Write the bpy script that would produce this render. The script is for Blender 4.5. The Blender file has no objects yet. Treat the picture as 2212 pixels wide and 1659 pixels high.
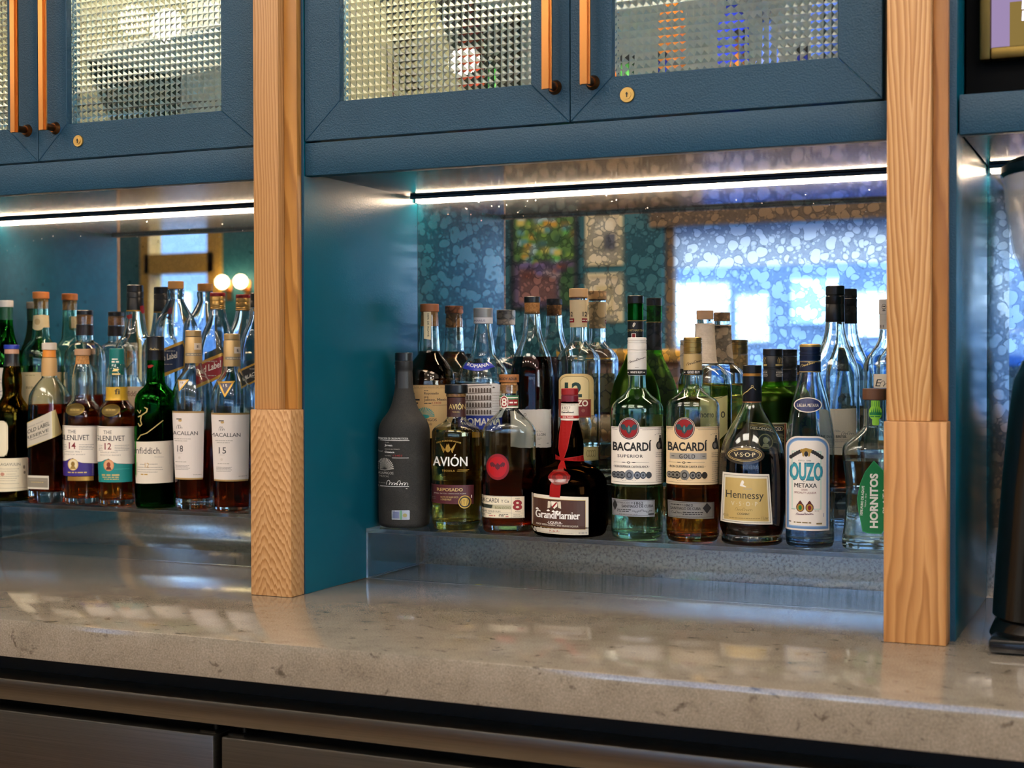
import bpy, bmesh, math, random
from mathutils import Vector, Matrix
C = bpy.context.scene
COL = C.collection
PI = math.pi
ZC = 0.92                      # height of the counter top above the floor

# ---------------------------------------------------------------- camera
cd = bpy.data.cameras.new('camera')
cam = bpy.data.objects.new('camera', cd)
COL.objects.link(cam)
_R, _U, _B = (0.914826, 0.403843, -0.001985), (-0.00394, 0.01384, 0.999896), (0.403829, -0.914723, 0.014252)
cam.matrix_world = Matrix(((_R[0], _U[0], _B[0], 0.0), (_R[1], _U[1], _B[1], -2.25), (_R[2], _U[2], _B[2], 0.3503 + ZC), (0, 0, 0, 1)))
cd.sensor_width = 36.0
cd.lens = 50.836
cd.clip_start = 0.05
cd.dof.use_dof = True
cd.dof.focus_distance = 2.24
cd.dof.aperture_fstop = 5.6
C.camera = cam

# ---------------------------------------------------------------- sky, exposure, light paths
W = bpy.data.worlds.new('World')
C.world = W
W.use_nodes = True
wn = W.node_tree.nodes
wn['Background'].inputs[0].default_value = (0.80, 0.91, 1.0, 1)
wn['Background'].inputs[1].default_value = 11.0
C.view_settings.view_transform = 'Standard'
C.view_settings.look = 'None'
C.view_settings.gamma = 1.0
C.view_settings.use_curve_mapping = False
C.view_settings.exposure = 0.52
cy = C.cycles
cy.max_bounces = 22
cy.diffuse_bounces = 4
cy.glossy_bounces = 10
cy.transmission_bounces = 22
cy.transparent_max_bounces = 12
cy.sample_clamp_indirect = 8.0
cy.blur_glossy = 0.3
cy.caustics_reflective = False
cy.caustics_refractive = True

# ---------------------------------------------------------------- small helpers
def lin(h):
    h = h.lstrip('#')
    o = []
    for i in (0, 2, 4):
        c = int(h[i:i + 2], 16) / 255
        o.append(c / 12.92 if c <= 0.04045 else ((c + 0.055) / 1.055) ** 2.4)
    return (o[0], o[1], o[2], 1)

_M = {}
def mat(name):
    m = bpy.data.materials.new(name)
    m.use_nodes = True
    return m, m.node_tree.nodes, m.node_tree.links, m.node_tree.nodes['Principled BSDF']

def paint(h, rough=0.5, metal=0.0, spec=0.5, coat=0.0, name=None):
    key = (h, rough, metal, spec, coat)
    if key in _M: return _M[key]
    m, n, l, b = mat(name or 'tone_' + h.lstrip('#'))
    b.inputs['Base Color'].default_value = lin(h)
    b.inputs['Roughness'].default_value = rough
    b.inputs['Metallic'].default_value = metal
    b.inputs['Specular IOR Level'].default_value = spec
    b.inputs['Coat Weight'].default_value = coat
    _M[key] = m
    return m

def glass(h, ior=1.5, rough=0.0, name=None):
    key = ('g', h, ior, rough)
    if key in _M: return _M[key]
    m = bpy.data.materials.new(name or 'glass_' + h.lstrip('#'))
    m.use_nodes = True
    n = m.node_tree.nodes; l = m.node_tree.links
    n.clear()
    o = n.new('ShaderNodeOutputMaterial'); g = n.new('ShaderNodeBsdfGlass')
    g.inputs['Color'].default_value = lin(h); g.inputs['IOR'].default_value = ior; g.inputs['Roughness'].default_value = rough
    l.new(g.outputs[0], o.inputs[0])
    _M[key] = m
    return m

def emit(h, s, name='lamp_glow'):
    m = bpy.data.materials.new(name)
    m.use_nodes = True
    n = m.node_tree.nodes; l = m.node_tree.links
    n.clear()
    o = n.new('ShaderNodeOutputMaterial'); e = n.new('ShaderNodeEmission')
    e.inputs[0].default_value = lin(h); e.inputs[1].default_value = s
    l.new(e.outputs[0], o.inputs[0])
    return m

def sheet(h, rough=0.0, ior=1.49, name='clear_sheet'):
    """clear flat sheet: light passes straight through, the faces mirror by Fresnel"""
    m = bpy.data.materials.new(name); m.use_nodes = True
    n = m.node_tree.nodes; l = m.node_tree.links; n.clear()
    o = n.new('ShaderNodeOutputMaterial'); t = n.new('ShaderNodeBsdfTransparent'); g = n.new('ShaderNodeBsdfGlossy'); x = n.new('ShaderNodeMixShader'); f = n.new('ShaderNodeFresnel')
    gb = n.new('ShaderNodeNewGeometry')   # both faces of a thin sheet reflect like its outside
    l.new(math_(n, l, 'MULTIPLY_ADD', gb.outputs['Backfacing'], 1 / ior - ior, ior), f.inputs[0]); t.inputs[0].default_value = lin(h); g.inputs['Roughness'].default_value = rough
    l.new(f.outputs[0], x.inputs[0]); l.new(t.outputs[0], x.inputs[1]); l.new(g.outputs[0], x.inputs[2]); l.new(x.outputs[0], o.inputs[0])
    return m

def ramp(n, stops):
    r = n.new('ShaderNodeValToRGB')
    e = r.color_ramp.elements
    while len(e) < len(stops): e.new(0.5)
    for i, (p, c) in enumerate(stops):
        e[i].position = p
        e[i].color = lin(c) if isinstance(c, str) else (c, c, c, 1)
    return r

def coords(n, l, scale=(1, 1, 1), rot=(0, 0, 0), loc=(0, 0, 0)):
    t = n.new('ShaderNodeTexCoord'); mp = n.new('ShaderNodeMapping')
    mp.inputs['Scale'].default_value = scale; mp.inputs['Rotation'].default_value = rot; mp.inputs['Location'].default_value = loc
    l.new(t.outputs['Object'], mp.inputs[0])
    return mp.outputs[0]

def noise(n, l, vec, scale, detail=3, rough=0.5, dist=0.0):
    t = n.new('ShaderNodeTexNoise')
    t.inputs['Scale'].default_value = scale; t.inputs['Detail'].default_value = detail
    t.inputs['Roughness'].default_value = rough; t.inputs['Distortion'].default_value = dist
    l.new(vec, t.inputs['Vector'])
    return t

def mixc(n, l, fac, a, b, mode='MIX'):
    x = n.new('ShaderNodeMix'); x.data_type = 'RGBA'; x.blend_type = mode
    for sock, v in ((0, fac), (6, a), (7, b)):
        if isinstance(v, (int, float)): x.inputs[sock].default_value = v
        elif isinstance(v, (tuple, list)): x.inputs[sock].default_value = v
        elif isinstance(v, str): x.inputs[sock].default_value = lin(v)
        else: l.new(v, x.inputs[sock])
    return x.outputs[2]

def math_(n, l, op, a, b=0.0, c=None):
    x = n.new('ShaderNodeMath'); x.operation = op
    for i, v in enumerate((a, b, c)):
        if v is None: continue
        if isinstance(v, (int, float)): x.inputs[i].default_value = v
        else: l.new(v, x.inputs[i])
    return x.outputs[0]

def bump(n, l, height, strength, dist, bsdf):
    b = n.new('ShaderNodeBump'); b.inputs['Strength'].default_value = strength; b.inputs['Distance'].default_value = dist
    l.new(height, b.inputs['Height']); l.new(b.outputs[0], bsdf.inputs['Normal'])

# ---------------------------------------------------------------- surface materials
def m_cabinet():
    m, n, l, b = mat('blue_cabinet_paint')
    v = coords(n, l)
    big = noise(n, l, v, 9, 4)
    c = mixc(n, l, big.outputs[0], '#17394e', '#1e445a')
    scuff = noise(n, l, coords(n, l, (14, 14, 60)), 3.0, 5, 0.7)
    sr = ramp(n, [(0.70, 0.0), (0.76, 1.0)])
    l.new(scuff.outputs[0], sr.inputs[0])
    c = mixc(n, l, math_(n, l, 'MULTIPLY', sr.outputs[0], 0.18), c, '#6f8ea0')
    l.new(c, b.inputs['Base Color'])
    b.inputs['Roughness'].default_value = 0.42
    b.inputs['Specular IOR Level'].default_value = 0.28
    fine = noise(n, l, v, 420, 2)
    bump(n, l, fine.outputs[0], 0.5, 0.0016, b)
    return m
CAB = m_cabinet()

def m_panel():
    m, n, l, b = mat('teal_gloss_paint')
    v = coords(n, l)
    c = mixc(n, l, noise(n, l, v, 6, 3).outputs[0], '#084b5c', '#0d5a6c')
    l.new(c, b.inputs['Base Color'])
    b.inputs['Roughness'].default_value = 0.25
    b.inputs['Specular IOR Level'].default_value = 0.22
    bump(n, l, noise(n, l, v, 330, 2).outputs[0], 0.16, 0.001, b)
    return m
PANEL = m_panel()

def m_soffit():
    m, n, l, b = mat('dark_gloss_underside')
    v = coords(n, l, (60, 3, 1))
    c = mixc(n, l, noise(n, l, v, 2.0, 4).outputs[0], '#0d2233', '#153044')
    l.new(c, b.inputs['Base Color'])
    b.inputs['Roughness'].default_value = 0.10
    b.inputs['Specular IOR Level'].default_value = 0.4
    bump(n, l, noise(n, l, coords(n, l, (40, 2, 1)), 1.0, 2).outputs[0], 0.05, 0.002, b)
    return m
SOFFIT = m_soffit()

def m_wood(name, light, dark, mid, across=False, seed=0.0, freq=120.0, xc=0.0, vee=0.0, sway=3.0):
    """oak: growth rings cut lengthwise; across=True gives the flame figure of a flat-sawn face, vee tilts it into chevrons about xc"""
    m, n, l, b = mat(name)
    t = n.new('ShaderNodeTexCoord'); s = n.new('ShaderNodeSeparateXYZ'); l.new(t.outputs['Object'], s.inputs[0])
    x = math_(n, l, 'ADD', s.outputs['X'], math_(n, l, 'MULTIPLY_ADD', s.outputs['Y'], 0.8, 0.32)); z = s.outputs['Z']
    ax = math_(n, l, 'ABSOLUTE', math_(n, l, 'SUBTRACT', x, xc))
    if across:
        big = noise(n, l, coords(n, l, (24, 24, 9), loc=(seed, 0, seed)), 1.0, 2)
        teeth = noise(n, l, coords(n, l, (230, 230, 22), loc=(seed, 0, 0)), 1.0, 2, 0.6)
        u = math_(n, l, 'MULTIPLY_ADD', z, freq, math_(n, l, 'MULTIPLY', ax, vee))
        u = math_(n, l, 'ADD', u, math_(n, l, 'MULTIPLY', big.outputs[0], sway))
        u = math_(n, l, 'ADD', u, math_(n, l, 'MULTIPLY', teeth.outputs[0], 1.3))
    else:
        big = noise(n, l, coords(n, l, (16, 16, 2.6), loc=(seed, 0, seed)), 1.0, 3, 0.55)
        u = math_(n, l, 'MULTIPLY_ADD', ax, freq, math_(n, l, 'MULTIPLY', z, vee))
        u = math_(n, l, 'ADD', u, math_(n, l, 'MULTIPLY', big.outputs[0], sway))
    f = math_(n, l, 'FRACT', u)
    r = ramp(n, [(0.0, light), (0.45, mid), (0.82, dark), (0.93, mid), (1.0, light)])
    l.new(f, r.inputs[0])
    pores = noise(n, l, coords(n, l, (1500, 1500, 40) if not across else (1300, 1300, 90)), 1.0, 2, 0.6)
    pr = ramp(n, [(0.50, 0.0), (0.68, 1.0)])
    l.new(pores.outputs[0], pr.inputs[0])
    dim = math_(n, l, 'MULTIPLY', pr.outputs[0], math_(n, l, 'MULTIPLY_ADD', f, 0.45, 0.12))
    c = mixc(n, l, dim, r.outputs[0], dark)
    tone = noise(n, l, coords(n, l, (30, 30, 1.6), loc=(seed * 3, 0, 0)), 1.0, 2)
    c = mixc(n, l, math_(n, l, 'MULTIPLY', tone.outputs[0], 0.7), c, mid)
    l.new(c, b.inputs['Base Color'])
    b.inputs['Roughness'].default_value = 0.42
    bump(n, l, pr.outputs[0], -0.2, 0.0005, b)
    return m

def m_quartz():
    m, n, l, b = mat('grey_brown_quartz')
    v = coords(n, l)
    base = noise(n, l, v, 22, 6, 0.62)
    r = ramp(n, [(0.25, '#71685b'), (0.5, '#877d6f'), (0.8, '#978d80')])
    l.new(base.outputs[0], r.inputs[0])
    spk = noise(n, l, v, 480, 2, 0.6)
    sr = ramp(n, [(0.35, '#544d43'), (0.5, '#877d6f'), (0.7, '#b0a698')])
    l.new(spk.outputs[0], sr.inputs[0])
    c = mixc(n, l, 0.38, r.outputs[0], sr.outputs[0])
    fl = noise(n, l, coords(n, l, (36, 60, 46)), 1.0, 5, 0.66, 0.6)
    fr = ramp(n, [(0.60, 0.0), (0.68, 1.0)])
    l.new(fl.outputs[0], fr.inputs[0])
    c = mixc(n, l, math_(n, l, 'MULTIPLY', fr.outputs[0], 0.8), c, '#3f382f')
    l.new(c, b.inputs['Base Color'])
    b.inputs['Roughness'].default_value = 0.085
    b.inputs['IOR'].default_value = 1.75
    b.inputs['Specular IOR Level'].default_value = 0.6
    return m
QUARTZ = m_quartz()

def m_steel(name, h, rough=0.3):
    m, n, l, b = mat(name)
    v = coords(n, l, (2, 2, 700))
    c = mixc(n, l, noise(n, l, v, 1.5, 3, 0.7).outputs[0], h, '#5c5850')
    l.new(c, b.inputs['Base Color'])
    b.inputs['Metallic'].default_value = 1.0
    b.inputs['Roughness'].default_value = rough
    bump(n, l, noise(n, l, v, 2.0, 2).outputs[0], 0.08, 0.0006, b)
    return m
STEEL = m_steel('brushed_steel', '#a29c92', 0.30)

def m_mirror(name, amount, cell, seed, fine):
    """antiqued mirror: round de-silvered blotches ringed by darker tarnish, pin-head flecks near the top"""
    m, n, l, b = mat(name)
    n.remove(b)
    out = [x for x in n if x.type == 'OUTPUT_MATERIAL'][0]
    v = coords(n, l, loc=(seed, 0, seed))
    warp = noise(n, l, v, 30, 2)
    va = n.new('ShaderNodeVectorMath'); va.operation = 'MULTIPLY_ADD'
    l.new(warp.outputs['Color'], va.inputs[0]); va.inputs[1].default_value = (0.018, 0, 0.018); l.new(v, va.inputs[2])
    def cells(scale):
        t = n.new('ShaderNodeTexVoronoi'); t.feature = 'F1'
        t.inputs['Scale'].default_value = scale; t.inputs['Randomness'].default_value = 0.95
        l.new(va.outputs[0], t.inputs['Vector'])
        return t
    A = cells(1 / cell)
    sep = n.new('ShaderNodeSeparateColor'); l.new(A.outputs['Color'], sep.inputs[0])
    rad = math_(n, l, 'MULTIPLY_ADD', sep.outputs[0], 0.22, 0.38)
    d = math_(n, l, 'SUBTRACT', rad, A.outputs['Distance'])
    blob = n.new('ShaderNodeMapRange'); l.new(d, blob.inputs[0]); blob.inputs[1].default_value = -0.03; blob.inputs[2].default_value = 0.05
    ring = n.new('ShaderNodeMapRange'); l.new(math_(n, l, 'ABSOLUTE', math_(n, l, 'ADD', d, 0.04)), ring.inputs[0])
    ring.inputs[1].default_value = 0.05; ring.inputs[2].default_value = 0.0
    B = cells(2.3 / cell)
    dB = math_(n, l, 'SUBTRACT', 0.36, B.outputs['Distance'])
    blobB = n.new('ShaderNodeMapRange'); l.new(dB, blobB.inputs[0]); blobB.inputs[1].default_value = -0.04; blobB.inputs[2].default_value = 0.06
    bl = math_(n, l, 'MAXIMUM', blob.outputs[0], math_(n, l, 'MULTIPLY', blobB.outputs[0], 0.75))
    mott = noise(n, l, v, 170, 4, 0.75)
    gap = mixc(n, l, mott.outputs[0], (0.26, 0.30, 0.36, 1), (0.64, 0.68, 0.73, 1))
    tone = mixc(n, l, bl, gap, (0.93, 0.94, 0.94, 1))
    tone = mixc(n, l, math_(n, l, 'MULTIPLY', ring.outputs[0], 0.35), tone, (0.16, 0.18, 0.2, 1))
    plain = mixc(n, l, mott.outputs[0], (0.62, 0.65, 0.67, 1), (0.92, 0.93, 0.93, 1))
    patch = noise(n, l, v, 2.2, 2)
    pr = n.new('ShaderNodeMapRange'); l.new(patch.outputs[0], pr.inputs[0]); pr.inputs[1].default_value = 0.12; pr.inputs[2].default_value = 0.34
    k = math_(n, l, 'MULTIPLY', pr.outputs[0], amount)
    tone = mixc(n, l, k, plain, tone)
    dark = cells(fine)
    ds = n.new('ShaderNodeMapRange'); l.new(dark.outputs['Distance'], ds.inputs[0]); ds.inputs[1].default_value = 0.13; ds.inputs[2].default_value = 0.09
    tone = mixc(n, l, math_(n, l, 'MULTIPLY', ds.outputs[0], 0.4), tone, (0.08, 0.1, 0.12, 1))
    g = n.new('ShaderNodeBsdfGlossy')
    rr = math_(n, l, 'MULTIPLY_ADD', math_(n, l, 'SUBTRACT', 1.0, bl), 0.025 * amount, 0.004)
    # silvery flecks: scattered where the silver was wiped, thick along the top edge
    fl = cells(95.0)
    fs = n.new('ShaderNodeSeparateColor'); l.new(fl.outputs['Color'], fs.inputs[0])
    tc = n.new('ShaderNodeTexCoord'); sx = n.new('ShaderNodeSeparateXYZ'); l.new(tc.outputs['Object'], sx.inputs[0])
    top = n.new('ShaderNodeMapRange'); l.new(sx.outputs['Z'], top.inputs[0]); top.inputs[1].default_value = 0.52; top.inputs[2].default_value = 0.63
    top.inputs[3].default_value = 0.0; top.inputs[4].default_value = 0.19
    rf = math_(n, l, 'MULTIPLY', fs.outputs[1], top.outputs[0])
    fd = n.new('ShaderNodeMapRange'); l.new(math_(n, l, 'SUBTRACT', rf, fl.outputs['Distance']), fd.inputs[0]); fd.inputs[1].default_value = 0.0; fd.inputs[2].default_value = 0.05
    df = n.new('ShaderNodeBsdfDiffuse'); l.new(mixc(n, l, mott.outputs[0], (0.16, 0.18, 0.18, 1), (0.62, 0.64, 0.64, 1)), df.inputs[0])
    wh = n.new('ShaderNodeBsdfDiffuse'); wh.inputs[0].default_value = (0.8, 0.78, 0.72, 1)
    s1 = n.new('ShaderNodeMixShader'); low = n.new('ShaderNodeMapRange'); l.new(math_(n, l, 'ADD', sx.outputs['Z'], math_(n, l, 'MULTIPLY', mott.outputs[0], 0.05)), low.inputs[0])
    low.inputs[1].default_value = 0.085; low.inputs[2].default_value = 0.135; low.inputs[3].default_value = 0.04 + 0.14 * amount; low.inputs[4].default_value = 0.04
    l.new(low.outputs[0], s1.inputs[0])
    # along the foot the silver is worn to a fine dull mottle
    worn = n.new('ShaderNodeMapRange'); l.new(low.outputs[0], worn.inputs[0]); worn.inputs[1].default_value = 0.04; worn.inputs[2].default_value = 0.04 + 0.14 * amount
    l.new(math_(n, l, 'MULTIPLY_ADD', worn.outputs[0], 0.04 + 0.16 * amount, rr), g.inputs['Roughness'])
    mo2 = noise(n, l, v, 210, 4, 0.75)
    mr = ramp(n, [(0.38, 0.45), (0.5, 0.92), (0.62, 1.0)]); l.new(mo2.outputs[0], mr.inputs[0])
    l.new(mixc(n, l, math_(n, l, 'MULTIPLY', worn.outputs[0], 0.8 * amount + 0.1), tone, mr.outputs[0]), g.inputs['Color'])
    l.new(g.outputs[0], s1.inputs[1]); l.new(df.outputs[0], s1.inputs[2])
    s2 = n.new('ShaderNodeMixShader'); l.new(math_(n, l, 'MULTIPLY', fd.outputs[0], 0.8), s2.inputs[0])
    l.new(s1.outputs[0], s2.inputs[1]); l.new(wh.outputs[0], s2.inputs[2])
    l.new(s2.outputs[0], out.inputs[0])
    return m

def m_slate():
    m, n, l, b = mat('chalky_charcoal')
    v = coords(n, l)
    r = ramp(n, [(0.25, '#151413'), (0.55, '#211f1d'), (0.8, '#3d3a36')])
    l.new(noise(n, l, v, 28, 6, 0.7).outputs[0], r.inputs[0])
    f = ramp(n, [(0.4, '#1e1d1b'), (0.7, '#4c4842')])
    l.new(noise(n, l, v, 900, 2).outputs[0], f.inputs[0])
    l.new(mixc(n, l, 0.3, r.outputs[0], f.outputs[0]), b.inputs['Base Color'])
    b.inputs['Roughness'].default_value = 0.8
    return m
BRASS = paint('#b17a45', 0.30, 1.0, name='antique_brass')
BRASS_D = paint('#6d4526', 0.33, 1.0, name='dark_bronze')
GOLD = paint('#c9a45a', 0.3, 1.0, name='gold_foil')
CORK = None
def m_cork():
    m, n, l, b = mat('cork')
    r = ramp(n, [(0.3, '#8a5a2c'), (0.6, '#c48a4d'), (0.9, '#d9a768')])
    l.new(noise(n, l, coords(n, l), 260, 4, 0.7).outputs[0], r.inputs[0])
    l.new(r.outputs[0], b.inputs['Base Color']); b.inputs['Roughness'].default_value = 0.8
    return m
CORK = m_cork()

# ---------------------------------------------------------------- mesh helpers
def link(name, bm, mats, parent=None, smooth=None):
    me = bpy.data.meshes.new(name)
    bm.to_mesh(me); bm.free()
    for x in (mats if isinstance(mats, (list, tuple)) else [mats]): me.materials.append(x)
    if smooth is not None:
        box_like = len(me.vertices) < 200 and smooth == 40
        for p in me.polygons: p.use_smooth = not (box_like and p.area > 2e-5)
        me.set_sharp_from_angle(angle=math.radians(smooth))
    o = bpy.data.objects.new(name, me)
    COL.objects.link(o)
    if parent is not None: o.parent = parent
    return o

def box(bm, x0, x1, y0, y1, z0, z1, mi=0, bev=0.0):
    vs = [bm.verts.new(p) for p in ((x0, y0, z0), (x1, y0, z0), (x1, y1, z0), (x0, y1, z0), (x0, y0, z1), (x1, y0, z1), (x1, y1, z1), (x0, y1, z1))]
    fs = [bm.faces.new([vs[i] for i in q]) for q in ((0, 3, 2, 1), (4, 5, 6, 7), (0, 1, 5, 4), (1, 2, 6, 5), (2, 3, 7, 6), (3, 0, 4, 7))]
    for f in fs: f.material_index = mi
    if bev > 0:
        es = list({e for f in fs for e in f.edges})
        r = bmesh.ops.bevel(bm, geom=es, offset=bev, segments=2, affect='EDGES', profile=0.5)
        for f in r['faces']: f.material_index = mi
    return fs

def boxo(name, dims, m, parent=None, bev=0.0):
    bm = bmesh.new(); box(bm, *dims, bev=bev)
    return link(name, bm, m, parent, 40 if bev else None)

def prism(bm, pts, a, b, axis='Y', mi=0):
    """closed prism: 2-D outline pts extruded from a to b along axis"""
    def at(p, t):
        return (p[0], t, p[1]) if axis == 'Y' else ((t, p[0], p[1]) if axis == 'X' else (p[0], p[1], t))
    A = [bm.verts.new(at(p, a)) for p in pts]; Bv = [bm.verts.new(at(p, b)) for p in pts]
    n = len(pts); fs = [bm.faces.new(A), bm.faces.new(Bv[::-1])]
    for i in range(n): fs.append(bm.faces.new((A[i], Bv[i], Bv[(i + 1) % n], A[(i + 1) % n])))
    for f in fs: f.material_index = mi
    bmesh.ops.recalc_face_normals(bm, faces=fs)
    return fs

def lathe(bm, prof, seg=40, mi=0, axis=None, closed=True):
    """prof: (r, z[, n]) from bottom to top; n>2 squares the section"""
    rings = []
    for p in prof:
        r, z = p[0], p[1]; n_ = p[2] if len(p) > 2 else 2.0; dr = p[3] if len(p) > 3 else 1.0
        if r < 1e-6:
            rings.append([bm.verts.new((0, 0, z))]); continue
        ring = []
        for i in range(seg):
            a = 2 * PI * i / seg; c, s = math.cos(a), math.sin(a)
            q = r / (abs(c) ** n_ + abs(s) ** n_) ** (1 / n_)
            ring.append(bm.verts.new((q * c, q * s * dr, z)))
        rings.append(ring)
    fs = []
    for A, B in zip(rings, rings[1:]):
        if len(A) == 1 and len(B) == 1: continue
        for i in range(seg):
            j = (i + 1) % seg
            if len(A) == 1: fs.append(bm.faces.new((A[0], B[j], B[i])))
            elif len(B) == 1: fs.append(bm.faces.new((A[i], A[j], B[0])))
            else: fs.append(bm.faces.new((A[i], A[j], B[j], B[i])))
    if closed:
        if len(rings[0]) > 1: fs.append(bm.faces.new(rings[0][::-1]))
        if len(rings[-1]) > 1: fs.append(bm.faces.new(rings[-1]))
    for f in fs: f.material_index = mi
    if axis is not None:
        bmesh.ops.transform(bm, matrix=axis, verts=list({v for f in fs for v in f.verts}))
    return fs

def rod(bm, a, b, r, seg=12, r2=None, mi=0):
    a, b = Vector(a), Vector(b); d = b - a
    q = Vector((0, 0, 1)).rotation_difference(d.normalized()).to_matrix().to_4x4()
    return lathe(bm, [(r, 0), (r if r2 is None else r2, d.length)], seg, mi, Matrix.Translation(a) @ q)

def empty(name, loc, rz=0.0):
    o = bpy.data.objects.new(name, None); COL.objects.link(o)
    o.empty_display_size = 0.05
    o.location = loc; o.rotation_euler = (0, 0, rz)
    return o

def tag(o, label, cat, group=None):
    o['label'] = label; o['category'] = cat
    if group: o['group'] = group
    return o

def structure(o):
    o['kind'] = 'structure'
    return o

def copy_tree(o, parent=None):
    c = o.copy(); COL.objects.link(c)
    if parent is not None: c.parent = parent
    for ch in list(o.children): copy_tree(ch, c)
    return c
BAR = (0, 0, ZC)               # origin of everything measured from the counter top at the mirror

# ================================================================ THE ROOM SHELL
def part(name, bm, m, root, smooth=None, label=None):
    """a part modelled in bar space (origin on the counter top at the mirror)"""
    o = link(name, bm, m, root, smooth)
    if root.type == 'EMPTY' and root.parent is None:
        o.location = Vector(BAR) - root.location
    if label: o['label'] = label
    return o

def solid(name, dims, m, bev=0.0):
    o = boxo(name, dims, m, None, bev); o.location = BAR
    return o

RX0, RX1, RY = -7.0, 4.2, -5.5
FLOOR = paint('#8a7a68', 0.35, name='dark_floor')
structure(boxo('floor', (RX0, RX1, RY, 0.25, -0.1, 0.0), FLOOR))
structure(boxo('ceiling', (RX0, RX1, RY, 0.25, 3.1, 3.2), paint('#d9d6cf', 0.8, name='ceiling_white')))
structure(boxo('wall_back', (RX0, RX1, 0.012, 0.25, 0.0, 3.1), paint('#1b4356', 0.6, name='back_wall_blue')))
structure(boxo('wall_left', (RX0 - 0.15, RX0, RY, 0.25, 0.0, 3.1), paint('#cfc8bb', 0.7, name='cream_wall')))
# the right wall holds a big unseen window, added to light the bar
ry0, ry1, rz0, rz1 = -4.7, -2.0, 1.1, 2.6
bm = bmesh.new()
for d in ((RY, ry0, 0, 3.1), (ry1, 0.25, 0, 3.1), (ry0, ry1, 0, rz0), (ry0, ry1, rz1, 3.1)): box(bm, RX1, RX1 + 0.15, d[0], d[1], d[2], d[3])
structure(link('wall_right', bm, paint('#cfc8bb', 0.7)))
TEALW = paint('#17606f', 0.6, name='teal_wall')
# far wall, opened for the street window and the tall left window
wx0, wx1, wz0, wz1 = -2.50, 3.6, 0.38, 2.035
lx0, lx1, lz0, lz1 = -6.05, -5.50, 0.9, 2.35
bm = bmesh.new()
for d in ((RX0, lx0, 0, 3.1), (lx1, wx0, 0, 3.1), (wx1, RX1, 0, 3.1), (wx0, wx1, 0, wz0), (wx0, wx1, wz1, 3.1), (lx0, lx1, 0, lz0), (lx0, lx1, lz1, 3.1)):
    box(bm, d[0], d[1], RY - 0.16, RY, d[2], d[3])
structure(link('wall_front', bm, TEALW))

# ================================================================ THE BACK BAR
# ---- counter
bm = bmesh.new(); box(bm, -3.2, 1.6, -0.719, 0.0, -0.051, 0.0, bev=0.0008)
ct = link('countertop', bm, QUARTZ, None, 40); ct.location = BAR
tag(ct, 'thick polished grey-brown stone countertop running along the whole back bar', 'countertop')

# ---- refrigerated base under the counter
BLACK = paint('#0b0b0b', 0.6, name='black_void')
fr = tag(empty('undercounter_fridge', (-1.1, -0.33, 0)), 'brushed steel undercounter fridge with two doors below the stone counter', 'fridge')
bm = bmesh.new(); box(bm, -3.1, 1.5, -0.645, -0.02, -ZC + 0.001, -0.052)
part('housing', bm, BLACK, fr)
bm = bmesh.new(); box(bm, -3.1, 1.5, -0.700, -0.646, -0.1165, -0.0865, bev=0.0026)
part('top_rail', bm, STEEL, fr, 40)
for x0, x1 in ((-3.08, -1.1085), (-1.0955, 1.4)):
    bm = bmesh.new(); box(bm, x0, x1, -0.700, -0.647, -0.80, -0.1310, bev=0.0024)
    part('door', bm, STEEL, fr, 40)
for x in (-1.124, -1.0795):
    bm = bmesh.new(); box(bm, x - 0.012, x + 0.012, -0.690, -0.650, -0.131, -0.1285)
    rod(bm, (x + 0.003, -0.676, -0.131), (x + 0.003, -0.676, -0.118), 0.0032, 10)
    part('hinge', bm, paint('#34322f', 0.4, 1.0), fr)

# ---- mirrors behind the three alcoves
MM = [('antique_mirror', -2.127, -1.2474, m_mirror('antique_mirror_fine', 0.18, 0.012, 3.1, 30.0), 'dark speckled antique mirror behind the whisky bottles in the left alcove'),
      ('antique_mirror', -1.1732, -0.305, m_mirror('antique_mirror_blotched', 1.0, 0.0170, 0.0, 34.0), 'blotchy antique mirror behind the middle alcove reflecting the window'),
      ('antique_mirror', -0.2222, 0.74, m_mirror('antique_mirror_galvanised', 1.0, 0.0170, 7.3, 34.0), 'blotchy antique mirror behind the coffee grinder in the right alcove')]
for nm, x0, x1, m, lb in MM:
    o = solid(nm, (x0, x1, 0.0, 0.011, 0.0, 0.70), m)
    tag(o, lb, 'mirror', 'antique mirror panels')

# ---- dividing panels between the alcoves
for x0, x1, lb in ((-2.205, -2.127, 'blue painted divider panel at the left end of the whisky alcove'),
                   (-1.2474, -1.1732, 'blue painted divider panel behind the left wooden post'),
                   (-0.305, -0.2222, 'blue painted divider panel behind the right wooden post'),
                   (0.74, 0.82, 'blue painted divider panel at the far right of the grinder alcove')):
    o = solid('divider_panel', (x0, x1, -0.371, 0.0, 0.0, 1.45), PANEL, 0.001)
    o.data.materials.append(CAB)
    for f in o.data.polygons:
        if f.normal.y < -.5: f.material_index = 1
    tag(o, lb, 'divider', 'divider panels')

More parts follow.
